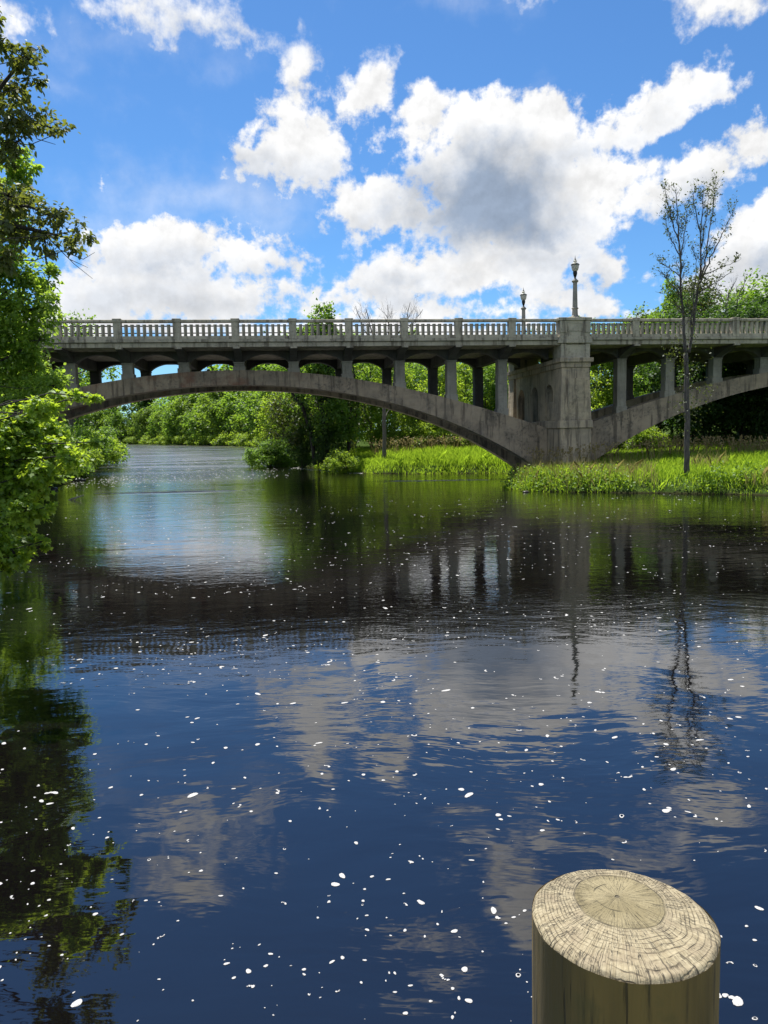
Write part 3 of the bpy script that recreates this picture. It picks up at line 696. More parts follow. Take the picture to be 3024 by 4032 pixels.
def rc(g, n, R_, z0, z1, r, fl=1.):
    out = []
    for k in range(n):
        a = g.random()*6.283; f_ = k/max(1, n-1); z = z0+(z1-z0)*f_
        w = R_*math.sin(math.pi*(.22+.72*f_))*(.55+.5*g.random()); rr = r*(.75+.5*g.random())*(1-.25*f_)
        out.append((w*math.cos(a), w*math.sin(a), z, rr, rr, rr*fl))
    return out
def bc(g, n):
    out = []
    for k in range(n):
        a = g.random()*6.283; w = 4.6*g.random()**.6; top = (8.2-.9*w)*(.55+.55*g.random()); z = max(.9, top*(.35+.6*g.random())); r = .8+1.0*g.random()
        out.append((w*math.cos(a), w*math.sin(a), z, r*1.15, r*1.15, r))
    return out
G = np.random.default_rng(3)
NEAR = dict(sub=16)
PT = {
 'round': proto_tree(11, rc(G, 15, 2.9, 3.0, 8.8, 1.55), 13000, .2, M['leaf_mid'], M['bark']),
 'round2': proto_tree(12, rc(G, 14, 2.6, 2.4, 8.9, 1.5), 12000, .2, M['leaf_bright'], M['bark']),
 'tall': proto_tree(13, rc(G, 15, 1.9, 2.2, 9.2, 1.2), 12000, .18, M['leaf_mid'], M['barkd']),
 'dark': proto_tree(14, rc(G, 15, 2.6, 1.8, 8.8, 1.5), 13000, .2, M['leaf_dark'], M['barkd']),
 'airy': proto_tree(15, rc(G, 13, 2.4, 3.4, 9.0, 1.2), 5200, .17, M['leaf_mid'], M['bark'], sub=9, spread=.17),
 'olive': proto_tree(19, rc(G, 15, 2.7, 2.2, 9, 1.5), 11000, .17, M['leaf_olive'], M['bark']),
 'bush': proto_tree(16, bc(G, 26), 12000, .3, M['leaf_bright'], M['bark'], .6),
 'bushm': proto_tree(17, bc(G, 26), 12000, .3, M['leaf_mid'], M['bark'], .6),
 'shrub': proto_tree(18, bc(G, 20), 6500, .42, M['leaf_bright'], M['bark'], .6, tr=.3),
 'farb': proto_tree(21, rc(G, 16, 3.4, 1.5, 8.6, 1.9), 7000, .38, M['leaf_far'], M['bark'], .7),
 'farm': proto_tree(22, rc(G, 16, 3.2, 1.5, 8.6, 1.8), 7000, .36, M['leaf_mid'], M['bark'], .7),
}
def fir(seed):
    g = np.random.default_rng(seed); root = empty('conifer', (0, 0, -50)); q_ = MB(); q_.tube([(0, 0, -.4), (0, 0, 5), (0, 0, 9.9)], [.17, .1, .02], 6)
    C, N, T = [], [], []
    for z in np.arange(1.2, 9.8, .3):
        R_ = 2.0*(1-z/10.2)+.1; nb = 9
        for b in range(nb):
            a = g.random()*6.283; L = R_*(.7+.5*g.random()); e = np.array([math.cos(a)*L, math.sin(a)*L, z-.25*L])
            q_.tube([(0, 0, z), e], [.02, .006], 3, False); k = int(10+26*L)
            f_ = g.random(k)**.7; pt = np.array([0, 0, z])+(e-np.array([0, 0, z]))*f_[:, None]+g.normal(size=(k, 3))*(.1, .1, .05)
            C.append(pt); N.append(np.tile((0, 0, 1.), (k, 1))+g.normal(size=(k, 3))*.4); T.append(np.tile(unit(e-np.array([0, 0, z])), (k, 1))+g.normal(size=(k, 3))*.6)
    C = np.concatenate(C); N = np.concatenate(N); T = np.concatenate(T); s = .3*(.6+.7*g.random(len(C)))
    link('crown', poly_mesh('crown', *leaves(C, N, T, s, 'quad')), M['leaf_fir'], root); q_.build('trunk', M['barkd'], root); return root
PT['fir'] = fir(31)
used = set()
def plant(kind, X, Y, h, wide=1., name=None, label=None, cat='tree', group=None, dz=-.1):
    src = PT[kind]
    if kind in used: o = copy_tree(src)
    else: o = src; used.add(kind)
    s = h/10.; zz = float(ground_z(np.array([X]), np.array([Y]))[0])+dz
    o.location = (X, Y, max(zz, -.3)); o.scale = (s*wide, s*wide, s); o.rotation_euler = (0, 0, random.random()*6.28)
    o.name = name or 'tree'
    for kk in ('label', 'group', 'category'):
        if kk in o: del o[kk]
    tag(o, label, cat, group); return o

# far bank of the reach seen under the arch (200 - 380 m)
fg = np.random.default_rng(5)
FARP = [(-175, 400), (-160, 395), (-147, 388), (-136, 384), (-124, 380), (-113, 360), (-104, 345), (-96, 330), (-90, 318), (-83, 305), (-77, 293), (-71, 282), (-64, 268), (-58, 257), (-52, 247), (-47, 236), (-41, 224), (-36, 214), (-32, 203), (-29, 190)]
for k, (x, y) in enumerate(FARP):
    plant('farb' if k % 3 else 'farm', x+4, y+6, fg.uniform(15, 21), 1.1, 'tree', 'leafy tree in the row along the far bank of the river under the arch', 'tree', 'trees along the far river bank')
for k, (x, y) in enumerate(FARP[::1]):
    plant('fir' if k % 2 else 'farm', x+14+fg.uniform(-3, 3), y+22, fg.uniform(27, 34), 1.25, 'conifer' if k % 2 else 'tree', 'tall dark conifer standing behind the leafy trees of the far bank' if k % 2 else 'tall leafy tree standing behind the front row of the far bank', 'tree', 'conifers behind the far bank' if k % 2 else 'tall trees behind the far bank')
for k, (x, y) in enumerate(FARP):
    plant('shrub', x+.5, y+1.5, fg.uniform(4.5, 7.5), 1.5, 'bush', 'green bush at the water edge of the far bank under the arch', 'bush', 'bushes at the far water edge')

# wood on the right bank, behind the bridge
def wd_(px, Y): return (px-1512)/F*Y
WOOD = [('round2', 1560, 70, 8.6), ('round', 1660, 74, 9), ('round2', 1740, 70, 8.4), ('round2', 1840, 74, 8.8), ('round', 1920, 72, 8.5), ('round2', 1985, 80, 9.4), ('round2', 2060, 74, 8.6),
 ('round', 2150, 78, 11.5), ('airy', 2320, 76, 11.6), ('round2', 2370, 72, 9.8), ('airy', 2425, 78, 11.8), ('olive', 2500, 74, 11), ('round', 2560, 76, 11.8), ('tall', 2600, 66, 9.5), ('dark', 2740, 66, 11), ('olive', 2770, 76, 13.4), ('dark', 2850, 62, 10),
 ('round', 2910, 78, 12.8), ('dark', 2960, 64, 10.5), ('round', 3040, 74, 13.4), ('dark', 3080, 62, 12), ('dark', 3160, 66, 12), ('olive', 2700, 84, 13.6), ('round', 3200, 80, 14.5), ('dark', 2800, 58, 9), ('dark', 2920, 57, 9), ('dark', 3030, 57, 9.5), ('dark', 2700, 60, 9)]
desc = {'round': 'mid green leafy tree', 'round2': 'sunlit bright green leafy tree', 'airy': 'thin crowned tree with gaps', 'olive': 'dull olive green tree', 'dark': 'dark shaded leafy tree', 'tall': 'slender upright green tree'}
for (k, px, Y, h) in WOOD:
    right = px > 2264
    if right: h *= 1.09 if px < 2600 else 1.16
    plant(k, wd_(px, Y), Y, h, 1.05, 'tree', desc[k]+(' in the wood behind the right hand arch and its balustrade' if right else ' in the wood behind the main arch, left of the pier'), 'tree', ('wood behind the right arch, ' if right else 'wood behind the main arch, ')+desc[k])
plant('tall', wd_(2648, 70), 70, 14.6, .7, 'tree', 'narrow spire shaped green tree rising above the balustrade beside the bare twin tree', 'tree')
for k, (px, Y, h) in enumerate([(1790, 68, 5), (1870, 67, 5), (1950, 66, 4.5), (1700, 68, 5), (1600, 68, 4.5), (2560, 58, 3.4), (2430, 60, 4.5), (2340, 62, 6)]):
    plant('bush', wd_(px, Y), Y, h, 1., 'bush', 'bright green bush at the foot of the wood '+('behind the right hand arch' if px > 2264 else 'behind the grass under the main arch'), 'bush', 'bushes at the foot of the wood '+('right' if px > 2264 else 'left'))
# trees on the point in mid river, left part of the right bank
plant('olive', wd_(1262, 66), 66.5, 12.5, 1.0, 'tree', 'dark trunked tree leaning over the water on the point below the arch crown', 'tree')
plant('tall', wd_(1275, 64), 64, 13.6, .9, 'tree', 'tall straight leafy tree on the point whose top shows over the balustrade', 'tree')
plant('round2', wd_(1120, 74), 75, 8.5, 1.05, 'tree', 'bright green tree spreading out over the water at the left end of the point', 'tree')
plant('round', wd_(1190, 82), 82, 12.3, 1., 'tree', 'mid green tree behind the left end of the wooded point', 'tree')
plant('round2', wd_(1390, 76), 76, 11.2, 1.05, 'tree', 'sunlit tree behind the leaning dark trunks on the point', 'tree')
plant('airy', wd_(1470, 72), 72, 10.5, 1.1, 'tree', 'grey green loose crowned tree behind the straight bare trunk', 'tree')
plant('bushm', wd_(1075, 72), 71, 4.3, 1.1, 'bush', 'low green bush trailing into the water at the left tip of the point', 'bush')
plant('dark', wd_(1190, 65), 66, 5, 1.0, 'bush', 'dark low bush crowded at the waterline under the leaning trees', 'bush')
plant('dark', wd_(1280, 62), 63.2, 4.2, 1.0, 'bush', 'dark low bush at the waterline right of the leaning trunks', 'bush')
plant('bush', wd_(1345, 57), 57.3, 3.4, .8, 'bush', 'bright yellow green bush at the left end of the grass under the arch', 'bush')
# left bank beyond the bridge
plant('round', -34, 78, 14, 1., 'tree', 'green tree behind the left end of the bridge seen through the first openings', 'tree')
plant('airy', -27.5, 69, 14.6, 1.1, 'tree', 'yellow green tree top above the left end of the balustrade', 'tree')
plant('bushm', -32.5, 88, 6.6, 1.1, 'bush', 'rounded willow bush overhanging the water beyond the left foot of the arch', 'bush')
plant('bush', -29.5, 77, 6.0, 1.1, 'bush', 'green bush on the left bank just upstream of the arch foot', 'bush')
plant('bushm', -25.5, 64, 5.6, 1.1, 'bush', 'shaded bush on the left bank beside the arch foot', 'bush')
plant('dark', -40, 97, 11, 1.2, 'tree', 'dark tree behind the willow bush on the left bank', 'tree')

for k, (X, Y, h) in enumerate([(-20.6, 44.5, 2.4), (-22, 50, 3.2), (-23.2, 55.5, 3.4), (-24.6, 60, 4.2), (-20.2, 37, 3.)]):
    plant('bush' if k % 2 else 'bushm', X, Y, h, 1.1, 'bush', 'low green bush lining the left bank around the arch foot', 'bush', 'low bushes lining the left bank')
for k, (px, Y, h) in enumerate([(1180, 108, 17), (1290, 112, 17), (1400, 104, 15), (1500, 108, 15.5), (1610, 112, 16), (1720, 106, 12.5), (1840, 110, 12.5), (1960, 106, 12.5)]):
    plant('round' if k % 2 else 'tall', wd_(px, Y), Y, h, 1.3, 'tree', 'leafy tree deep in the wood behind the point and the main arch', 'tree', 'trees deep in the wood')
# --- bare and thin trees
def twig_tree(name, label, mains, Y, g, tw, leafn, lsize, lmat, bark, r0, dens=1., leafprob=.5, cat='tree', lowleaf=None, rmin=.004):
    root_p = mains[0][0][0]
    base = at(root_p[0], root_p[1], Y); root = empty(name, (base[0], base[1], 0)); tag(root, label, cat)
    off = np.array([base[0], base[1], 0]); q_ = MB(); C, T = [], []
    def twig(p, d, L, r, depth):
        n = 4; P = [p]
        for k in range(n): d = unit(d+g.normal(size=3)*.16+np.array([0, 0, .12])); P.append(P[-1]+d*L/n)
        q_.tube(P, [r*(1-.75*k/n) for k in range(n+1)], 3, False)
        if depth > 0:
            for k in range(2+int(g.random()*2)):
                j = 1+int(g.random()*(n-1)); twig(P[j], unit(d+g.normal(size=3)*.55), L*(.4+.3*g.random()), r*.5, depth-1)
        if g.random() < leafprob:
            for k in range(leafn):
                j = 1+int(g.random()*n); C.append(P[j]+g.normal(size=3)*.05); T.append(d+g.normal(size=3)*.8-np.array([0, 0, .4]))
    for (pts, ra, rb, nt, L) in mains:
        dep = Y+np.cumsum(g.normal(size=len(pts))*.12); dep[0] = Y
        P = np.array([at(p[0], p[1], dp_) for p, dp_ in zip(pts, dep)])-off
        m_ = (len(P)-1)*4+1; f_ = np.linspace(0, len(P)-1, m_); Q = np.stack([np.interp(f_, np.arange(len(P)), P[:, j]) for j in range(3)], 1); Q[1:-1] += g.normal(size=(m_-2, 3))*.02
        q_.tube(Q, np.linspace(ra, rb, m_), 7 if ra > .05 else 5)
        tot = int(nt*dens)
        for k in range(tot):
            j = int((.18+.8*g.random())*(m_-2)); d0 = unit(Q[j+1]-Q[j]); sd_ = unit(g.normal(size=3)*(1, 1, .3))
            twig(Q[j], unit(d0*.8+sd_*.75+np.array([0, 0, .25])), L*(.5+.7*g.random())*(1-.4*j/m_), max(rmin, .3*(ra+(rb-ra)*j/m_)), tw)
    for (px, py, r_, n_) in (lowleaf or []):
        c = at(px, py, Y)-off
        for k in range(n_): C.append(c+g.normal(size=3)*r_*.5); T.append(g.normal(size=3)-np.array([0, 0, .3]))
    q_.build('trunk', bark, root, smooth=True)
    if C:
        C = np.array(C); T = np.array(T); N = g.normal(size=C.shape)+np.array([0, 0, .5])
        link('foliage', poly_mesh('foliage', *leaves(C, N, T, lsize*(.6+.8*g.random(len(C))), 'oval')), lmat, root)
    return root
def c8(*a): return [(2500+x/2.949, 650+y/2.949) for x, y in a]
gt = np.random.default_rng(41)
mains = [([(2706, 1885), (2706, 1700), (2702, 1500), (2699, 1390)], .13, .1, 8, .5),
 (c8((590, 2180), (575, 1950), (555, 1700), (528, 1420), (532, 1150), (515, 900), (490, 650), (475, 350), (470, 265)), .075, .006, 34, 1.0),
 (c8((625, 2180), (660, 1950), (700, 1700), (735, 1430), (765, 1230), (770, 1000), (765, 750), (780, 450), (800, 270)), .075, .006, 34, 1.0),
 (c8((640, 2100), (655, 1800), (690, 1450), (715, 1150), (690, 950)), .035, .008, 10, .8),
 (c8((760, 1370), (820, 1100), (850, 850), (900, 550), (930, 300), (968, 150)), .042, .006, 20, .9),
 (c8((770, 1340), (880, 1080), (1010, 820), (1090, 650), (1205, 400)), .04, .005, 16, .8),
 (c8((750, 1480), (900, 1390), (1050, 1290), (1150, 1240)), .03, .005, 8, .6), (c8((780, 1290), (950, 1210), (1100, 1150), (1230, 1090)), .025, .005, 9, .5),
 (c8((525, 1300), (400, 1190), (300, 1130), (235, 1030)), .03, .004, 8, .6), (c8((520, 1480), (400, 1370), (320, 1260), (240, 1210)), .03, .004, 8, .6), (c8((520, 1500), (440, 1440), (330, 1500), (235, 1470)), .02, .004, 3, .3),
 (c8((525, 1050), (420, 880), (360, 680), (335, 560)), .028, .004, 10, .7), (c8((510, 880), (420, 620), (370, 400), (340, 230)), .03, .004, 12, .7), (c8((540, 1050), (585, 720), (600, 560), (570, 420)), .028, .004, 10, .7),
 (c8((765, 800), (700, 520), (680, 330), (680, 180)), .028, .004, 10, .7), (c8((770, 950), (830, 650), (850, 420), (830, 240)), .028, .004, 10, .7)]
low = [(2695, 1320, 1.1, 90), (2700, 1420, 1.1, 90), (2715, 1560, 1.0, 80), (2705, 1660, .9, 50), (2660, 1385, .45, 60), (2640, 1390, .3, 30), (2735, 1540, .6, 60), (2790, 1530, .35, 45), (2700, 1330, .6, 50), (2720, 1450, .7, 60), (2690, 1600, .6, 60), (2730, 1620, .6, 60), (2745, 1120, .5, 50), (2700, 1700, .5, 40), (2690, 1480, .5, 40)]
twig_tree('bare_tree', 'thin half bare twin stemmed tree standing in the grass in front of the right arch', mains, 34.6, gt, 1, 6, .085, M['leaf_olive'], M['bark'], .2, 1.6, .4, lowleaf=low)
mains = [([(1513, 1830), (1513, 1600), (1515, 1480), (1500, 1430), (1470, 1330), (1440, 1215)], .17, .03, 14, 2.), ([(1515, 1480), (1525, 1400), (1530, 1300), (1525, 1200)], .08, .02, 12, 2.),
 ([(1505, 1440), (1560, 1330), (1600, 1260), (1615, 1190)], .07, .02, 12, 2.), ([(1480, 1370), (1430, 1290), (1400, 1205)], .05, .02, 9, 1.8), ([(1560, 1330), (1620, 1280), (1665, 1220)], .04, .015, 8, 1.6)]
twig_tree('bare_tree', 'dead leafless tree with straight pole trunk behind the grass, grey twigs above the balustrade', mains, 60, np.random.default_rng(43), 2, 0, .1, None, M['twig'], .2, 1.5, 0, rmin=.016)
mains = [([(1372, 1810), (1374, 1680), (1385, 1580), (1400, 1500), (1380, 1400)], .16, .04, 10, 1.2), ([(1378, 1700), (1400, 1660), (1415, 1560)], .08, .02, 6, 1.)]
twig_tree('leaning_tree', 'dark forked trunk tree with sparse leaves left of the pole trunk under the arch', mains, 64, np.random.default_rng(44), 1, 12, .2, M['leaf_mid'], M['barkd'], .2, 1.6, .9)
mains = [([(1300, 1845), (1275, 1700), (1268, 1560), (1240, 1450)], .2, .1, 6, 1.), ([(1240, 1830), (1225, 1700), (1190, 1600), (1130, 1520), (1090, 1470)], .18, .08, 12, 1.4), ([(1270, 1845), (1290, 1700), (1292, 1540), (1295, 1400)], .17, .1, 6, 1.)]
twig_tree('leaning_tree', 'cluster of dark trunks leaning left over the water on the point', mains, 63, np.random.default_rng(45), 1, 14, .2, M['leaf_dark'], M['barkd'], .2, 1.8, .8)
def cR(*a): return [(2500+x/2.949, 650+y/2.949) for x, y in a]
mains = [(cR((1050, 2050), (1060, 1650), (1090, 1500), (1150, 1380), (1190, 1300)), .1, .01, 9, 1.2), (cR((1060, 1650), (980, 1480), (930, 1400)), .05, .01, 6, 1.), (cR((1160, 1750), (1190, 1560), (1260, 1400), (1310, 1260)), .08, .01, 10, 1.2), (cR((1190, 1650), (1280, 1560), (1370, 1420)), .05, .01, 6, 1.)]
twig_tree('bare_tree', 'dead leafless grey tree top above the balustrade at the far right', mains, 66, np.random.default_rng(46), 2, 0, .1, None, M['twig'], .2, 1.3, 0, rmin=.014)

# --- the three big trees on the near left bank
def near_tree(name, label, spec, Y, n, size, mat, bark, trunk, limbs, g, shape, dep=.9, **kw):
    root = empty(name, (trunk[0], trunk[1], 0)); tag(root, label, 'tree'); off = np.array([trunk[0], trunk[1], 0]); cl = []
    for (x, y, r) in spec:
        Yk = Y+g.normal()*dep*.5; c = dp(x, y, Yk)-off; rr = r*1.82278/F*Yk; cl.append((*c, rr, rr*dep, rr*.85))
    o, subs = crown('crown', cl, n, size, mat, g, root, shape=shape, **kw)
    q_ = MB(); top = np.array([trunk[3], trunk[4], trunk[5]])-off
    zb = float(ground_z(np.array([trunk[0]]), np.array([trunk[1]]))[0])-.3
    limb(q_, (0, 0, zb), top, trunk[2], .05, g, .05, 10, 9)
    for L in limbs:
        pts = [dp(x, y, Y+dy_)-off for x, y, dy_ in L[0]]; q_.tube(pts, np.linspace(L[1], L[2], len(pts)), 6)
    for c in cl:
        zc = c[2]-.6; f_ = min(max(zc/top[2], .1), .95); a = np.array([0, 0, zb])*(1-f_)+top*f_
        limb(q_, a, c[:3], .018, .006, g, .12, 6, 5)
    ca = np.array([c[:3] for c in cl])
    for p_ in subs: limb(q_, ca[np.linalg.norm(ca-p_, axis=1).argmin()], p_, .011, .003, g, .15, 3, 3)
    q_.build('trunk', bark, root, smooth=True); return root
ga = np.random.default_rng(51)
near_tree('birch_tree', 'tall dark leaved tree reaching in at the upper left with drooping limb ends', [(5, 95, 26), (52, 128, 38), (78, 108, 18), (30, 185, 42), (70, 185, 24), (10, 245, 45), (55, 255, 40), (100, 272, 32), (138, 282, 17), (40, 305, 30), (0, 330, 40), (-50, 200, 50),
  (15, 425, 48), (70, 448, 42), (120, 470, 34), (160, 500, 26), (190, 518, 12), (95, 515, 40), (35, 500, 45), (150, 538, 20), (20, 560, 40), (-50, 480, 55), (-60, 40, 50), (-40, -60, 45)], 14, 6400, .095, M['leaf_birch'], M['barkd'],
  (-9.5, 14.2, .22, -9.3, 14.2, 13.), [([(-130, 560, 0), (-30, 475, 0), (40, 490, 0), (90, 500, 0), (150, 515, -.2)], .07, .015), ([(-130, 500, 0), (-20, 450, .2), (60, 445, .2), (120, 470, 0)], .05, .012), ([(90, 500, 0), (130, 540, -.2), (160, 570, -.2), (200, 602, -.2)], .011, .003), ([(130, 540, -.2), (180, 560, -.2), (205, 545, -.2)], .01, .003), ([(150, 560, -.2), (190, 578, -.2)], .008, .003), ([(-130, 380, 0), (-10, 275, 0), (60, 262, 0), (120, 278, 0)], .05, .01), ([(-120, 260, 0), (0, 190, 0), (40, 140, 0), (75, 110, 0)], .05, .008), ([(60, 262, 0), (80, 300, 0), (120, 312, 0)], .012, .004)], ga, 'oval', sub=16, droop=.9, spread=.2, shell=.35)
near_tree('leafy_tree', 'mid green small leaved tree filling the left edge beside the bridge end', [(20, 345, 40), (58, 365, 34), (28, 420, 42), (10, 500, 50), (15, 590, 62), (70, 600, 48), (105, 590, 22), (60, 670, 60), (100, 655, 25), (15, 700, 70), (85, 735, 30), (20, 780, 70), (65, 800, 55), (115, 835, 34), (140, 828, 16), (20, 870, 70), (80, 870, 50), (-50, 560, 60), (-50, 720, 70), (-50, 880, 70), (30, 950, 60)], 19, 21000, .115, M['leaf_left'], M['barkd'],
  (-12.5, 19, .2, -12., 19, 11.), [([(-100, 700, 0), (0, 640, 0), (60, 600, 0)], .05, .01), ([(-100, 850, 0), (0, 780, 0), (80, 740, 0)], .05, .01)], np.random.default_rng(52), 'oval', sub=22, droop=.2, spread=.2, shell=.3)
near_tree('maple_tree', 'bright yellow green maple leaning over the water at the lower left', [(128, 860, 16), (165, 858, 13), (193, 862, 9), (207, 860, 5), (88, 880, 26), (50, 915, 42), (140, 940, 14), (105, 930, 24), (175, 990, 13), (205, 955, 8), (150, 985, 22), (185, 958, 12), (110, 975, 34), (40, 990, 52), (80, 1020, 30), (20, 1055, 55), (70, 1055, 26), (55, 1105, 32), (95, 1098, 14), (110, 1092, 7), (25, 1130, 42), (65, 1175, 20), (90, 1170, 10), (100, 1178, 5), (15, 1190, 32), (40, 1205, 20), (10, 1232, 14), (-50, 950, 90), (-60, 1080, 90), (-50, 1180, 60)], 9.5, 25000, .062, M['leaf_maple'], M['barkd'],
  (-7.6, 9.0, .14, -7., 9.3, 5.6), [([(-100, 980, 0), (20, 900, 0), (90, 870, 0), (190, 862, 0)], .013, .004), ([(-100, 1080, 0), (30, 1010, 0), (120, 985, 0), (190, 985, 0)], .013, .004), ([(-100, 1200, 0), (0, 1140, 0), (60, 1110, 0), (105, 1095, 0)], .012, .003), ([(-60, 1230, 0), (20, 1180, 0), (90, 1172, 0)], .01, .003)], np.random.default_rng(53), 'maple', sub=36, droop=.5, spread=.3, shell=.3, flat_=.9)
# undergrowth hiding the left bank
q_g = np.random.default_rng(54)
plant('bushm', -15.5, 27, 4.2, 1., 'bush', 'green bush on the near left bank behind the maple', 'bush')
plant('bushm', -20.8, 41, 5.2, 1., 'bush', 'green bush at the left foot of the bridge arch', 'bush')
plant('dark', -22, 47, 8, 1.1, 'tree', 'dark tree beside the left end of the bridge', 'tree')
plant('round', -16.8, 31, 9.2, .9, 'tree', 'mid green tree on the left bank in front of the bridge end', 'tree')

# --- grass, weeds and seed heads on the right bank
def scatter(n, box, smin, smax, g, cond=None):
    x = g.uniform(box[0], box[1], n*4); y = g.uniform(box[2], box[3], n*4); s = land(x, y); k = (s > smin) & (s < smax)
    if cond is not None: k &= cond(x, y)
    x, y = x[k][:n], y[k][:n]; return x, y, ground_z(x, y)
def tri_blades(x, y, z, h, w, g, lean=.35):
    n = len(x); a = g.random(n)*6.283; b = np.stack([np.cos(a), np.sin(a), 0*a], 1)*w[:, None]; P = np.stack([x, y, z-.03], 1)
    ld = g.normal(size=(n, 2))*lean; mid = P+np.stack([ld[:, 0]*h*.35, ld[:, 1]*h*.35, h*.6], 1); tip = P+np.stack([ld[:, 0]*h, ld[:, 1]*h, h*(1-.2*np.abs(ld[:, 0]))], 1)
    V = np.stack([P-b, P+b, mid+b*.8, tip, mid-b*.8], 1).reshape(-1, 3); return V, [5]*n, np.arange(5*n)
gg = np.random.default_rng(61)
def patchy(x, y): return .75+.35*wob(x*1.3, y*1.3)
x, y, z = scatter(75000, (5.5, 26, 28, 62), -.12, 30, gg, lambda a, b: (b < 53) | (a > 9))
h = (.62*patchy(x, y)*(.6+.6*gg.random(len(x))))*np.clip(.45+land(x, y)*.5, .4, 1)
tag(link('grass', poly_mesh('grass', *tri_blades(x, y, z, h, .009+.01*gg.random(len(x)), gg)), M['grass']), 'tall bright green grass covering the bank in front of the bridge pier', 'grass', kind='stuff')
x, y, z = scatter(5000, (5.5, 26, 28, 50), .2, 30, gg, lambda a, b: wob(a*.6+3, b*.7) > .05)
tag(link('dry_grass', poly_mesh('dry_grass', *tri_blades(x, y, z, .8*(.6+.6*gg.random(len(x))), .009+.006*gg.random(len(x)), gg)), M['dry']), 'pale dead stems standing among the green grass of the pier bank', 'grass', kind='stuff')
x, y, z = scatter(52000, (-6, 16, 52, 74), -.15, 30, gg)
h = (.85*patchy(x, y)*(.6+.6*gg.random(len(x))))*np.clip(.5+land(x, y)*.4, .4, 1)
tag(link('grass', poly_mesh('grass', *tri_blades(x, y, z, h, .013+.014*gg.random(len(x)), gg)), M['grass']), 'bright green grass on the bank seen under the main arch', 'grass', kind='stuff')
x, y, z = scatter(9000, (-30, -13, 22, 70), -.1, 9, gg); C = np.stack([x, y, z+.1+.35*np.abs(gg.normal(size=len(x)))], 1)
tag(link('weeds', poly_mesh('weeds', *leaves(C, gg.normal(size=C.shape)*.5+np.array([0, 0, .9]), gg.normal(size=C.shape), .3*(.6+.8*gg.random(len(C))), 'oval')), M['weed']), 'rank green undergrowth along the left bank below the trees', 'weeds', kind='stuff')
x, y, z = scatter(2600, (6, 24, 28, 40), -.1, 1.5, gg)
pk = gg.integers(0, len(x), 7500); C = np.stack([x, y, z], 1)[pk][:, :]; C = C+gg.normal(size=C.shape)*(.14, .14, .1); C[:, 2] += np.abs(gg.normal(size=len(C)))*.22+.1
dens = wob(C[:, 0]*.8, C[:, 1]*.8) > -.1; C = C[dens]
N = gg.normal(size=C.shape)*.5+np.array([0, -.1, .9]); T = gg.normal(size=C.shape)
tag(link('weeds', poly_mesh('weeds', *leaves(C, N, T, .11*(.6+.8*gg.random(len(C))), 'oval')), M['weed']), 'broad leaved weeds growing along the water edge of the near bank', 'weeds', kind='stuff')
def heads(x, y, z, h, g, name, label):
    n = len(x); V1, s1, i1 = tri_blades(x, y, z, h, np.full(n, .012), g, .16)
    tips = V1.reshape(n, 5, 3)[:, 3]; C = np.repeat(tips, 4, 0)+g.normal(size=(4*n, 3))*(.03, .03, .09); T = g.normal(size=C.shape)*.4+np.array([0, 0, 1.]); N = g.normal(size=C.shape)
    V2, s2, i2 = leaves(C, N, T, .12*(.6+.7*g.random(len(C))), 'oval')
    tag(link(name, poly_mesh(name, np.concatenate([V1, V2]), list(s1)+list(s2), np.concatenate([i1, i2+len(V1)])), M['reed']), label, 'grass', kind='stuff')
x, y, z = scatter(190, (8, 15, 40.5, 42.8), .3, 30, gg); x2, y2, z2 = scatter(420, (15.5, 24, 42, 46), 1, 30, gg)
x = np.concatenate([x, x2]); y = np.concatenate([y, y2]); z = np.concatenate([z, z2])
heads(x, y, z, .8+.5*gg.random(len(x)), gg, 'seed_grass', 'tall brownish seed headed grass along the foot of the pier and right arch')
x, y, z = scatter(700, (-1, 12, 62, 70), 1, 30, gg)
heads(x, y, z, 1.1+.5*gg.random(len(x)), gg, 'seed_grass', 'tall reddish brown seed headed grass behind the green grass under the main arch')

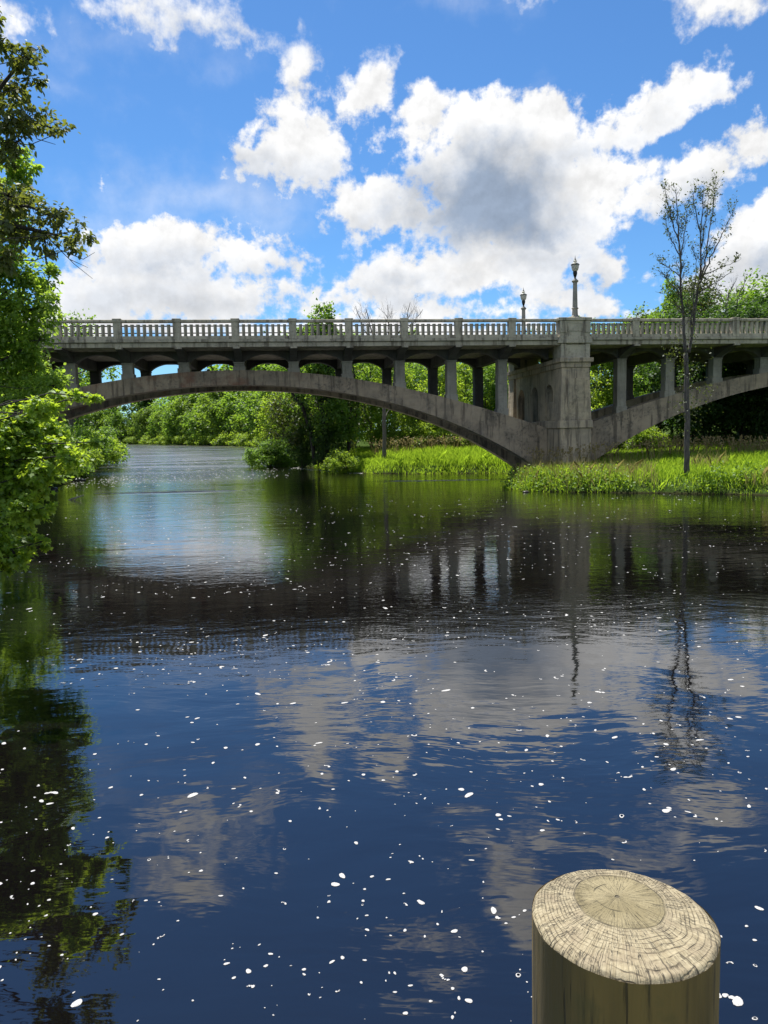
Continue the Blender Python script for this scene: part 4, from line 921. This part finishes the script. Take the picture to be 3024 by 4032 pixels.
# --- rocks and dead wood in the river
def rock(x, y, r, label, g):
    n, m_ = 14, 9; q_ = MB(); vs = []
    ph = g.random(6)*6
    for a in range(m_):
        la = math.pi*(a/(m_-1)-.5)
        for k in range(n):
            lo = 2*math.pi*k/n; rr = r*(1+.18*math.sin(2*lo+ph[0])+.12*math.sin(3*lo+ph[1]+2*la)+.1*math.sin(4*la+ph[2]+lo)+.05*math.sin(7*lo+ph[3]))
            vs.append((rr*1.4*math.cos(la)*math.cos(lo), rr*math.cos(la)*math.sin(lo), rr*.5*math.sin(la)))
    q_.add(vs, [(a*n+k, a*n+(k+1) % n, (a+1)*n+(k+1) % n, (a+1)*n+k) for a in range(m_-1) for k in range(n)])
    o = q_.build('rock', M['rock'], None, smooth=True); o.location = (x, y, r*.1); tag(o, label, 'rock', 'rocks in the river'); return o
gr = np.random.default_rng(71)
for (px, py, r, lab) in [(1285, 1837, .7, 'flat dark rock at the water edge below the leaning trunks'), (1235, 1836, .4, 'small dark rock left of the flat rock below the leaning trunks'), (199, 1929, .3, 'dark wet rock by the left bank under the bridge'), (308, 1893, .32, 'small rock breaking the riffle by the left bank'), (2075, 1938, .12, 'small dark rock at the tip of the grassy bank')]:
    d = H*F/(py-(1704-(px-1512)*.0227)); rock((px-1512)/F*d, d, r, lab, gr)
def log(name, pts, r, mat, label, forks=()):
    q_ = MB(); P = [at(a, b, c) for a, b, c in pts]; q_.tube(P, np.linspace(r, r*.3, len(P)), 7)
    for f_ in forks: q_.tube([at(a, b, c) for a, b, c in f_], np.linspace(r*.6, r*.2, len(f_)), 5)
    tag(q_.build(name, mat, None, smooth=True), label, 'branch')
log('driftwood', [(205, 1975, 38), (260, 1975, 37.5), (290, 1962, 37.4), (330, 1950, 37.3)], .07, M['drift'], 'pale bare driftwood branch sticking out of the water near the left bank', [[(240, 1976, 37.6), (285, 1975, 37.3), (310, 1953, 37.2)]])
log('fallen_branch', [(330, 1770, 88), (375, 1795, 88), (410, 1815, 88), (435, 1824, 88)], .16, M['barkd'], 'dark fallen branch dipping into the water below the willow bush')
for k, o in list(PT.items()):                                # prototypes nobody planted
    if k not in used:
        for ch in list(o.children): bpy.data.objects.remove(ch)
        bpy.data.objects.remove(o)
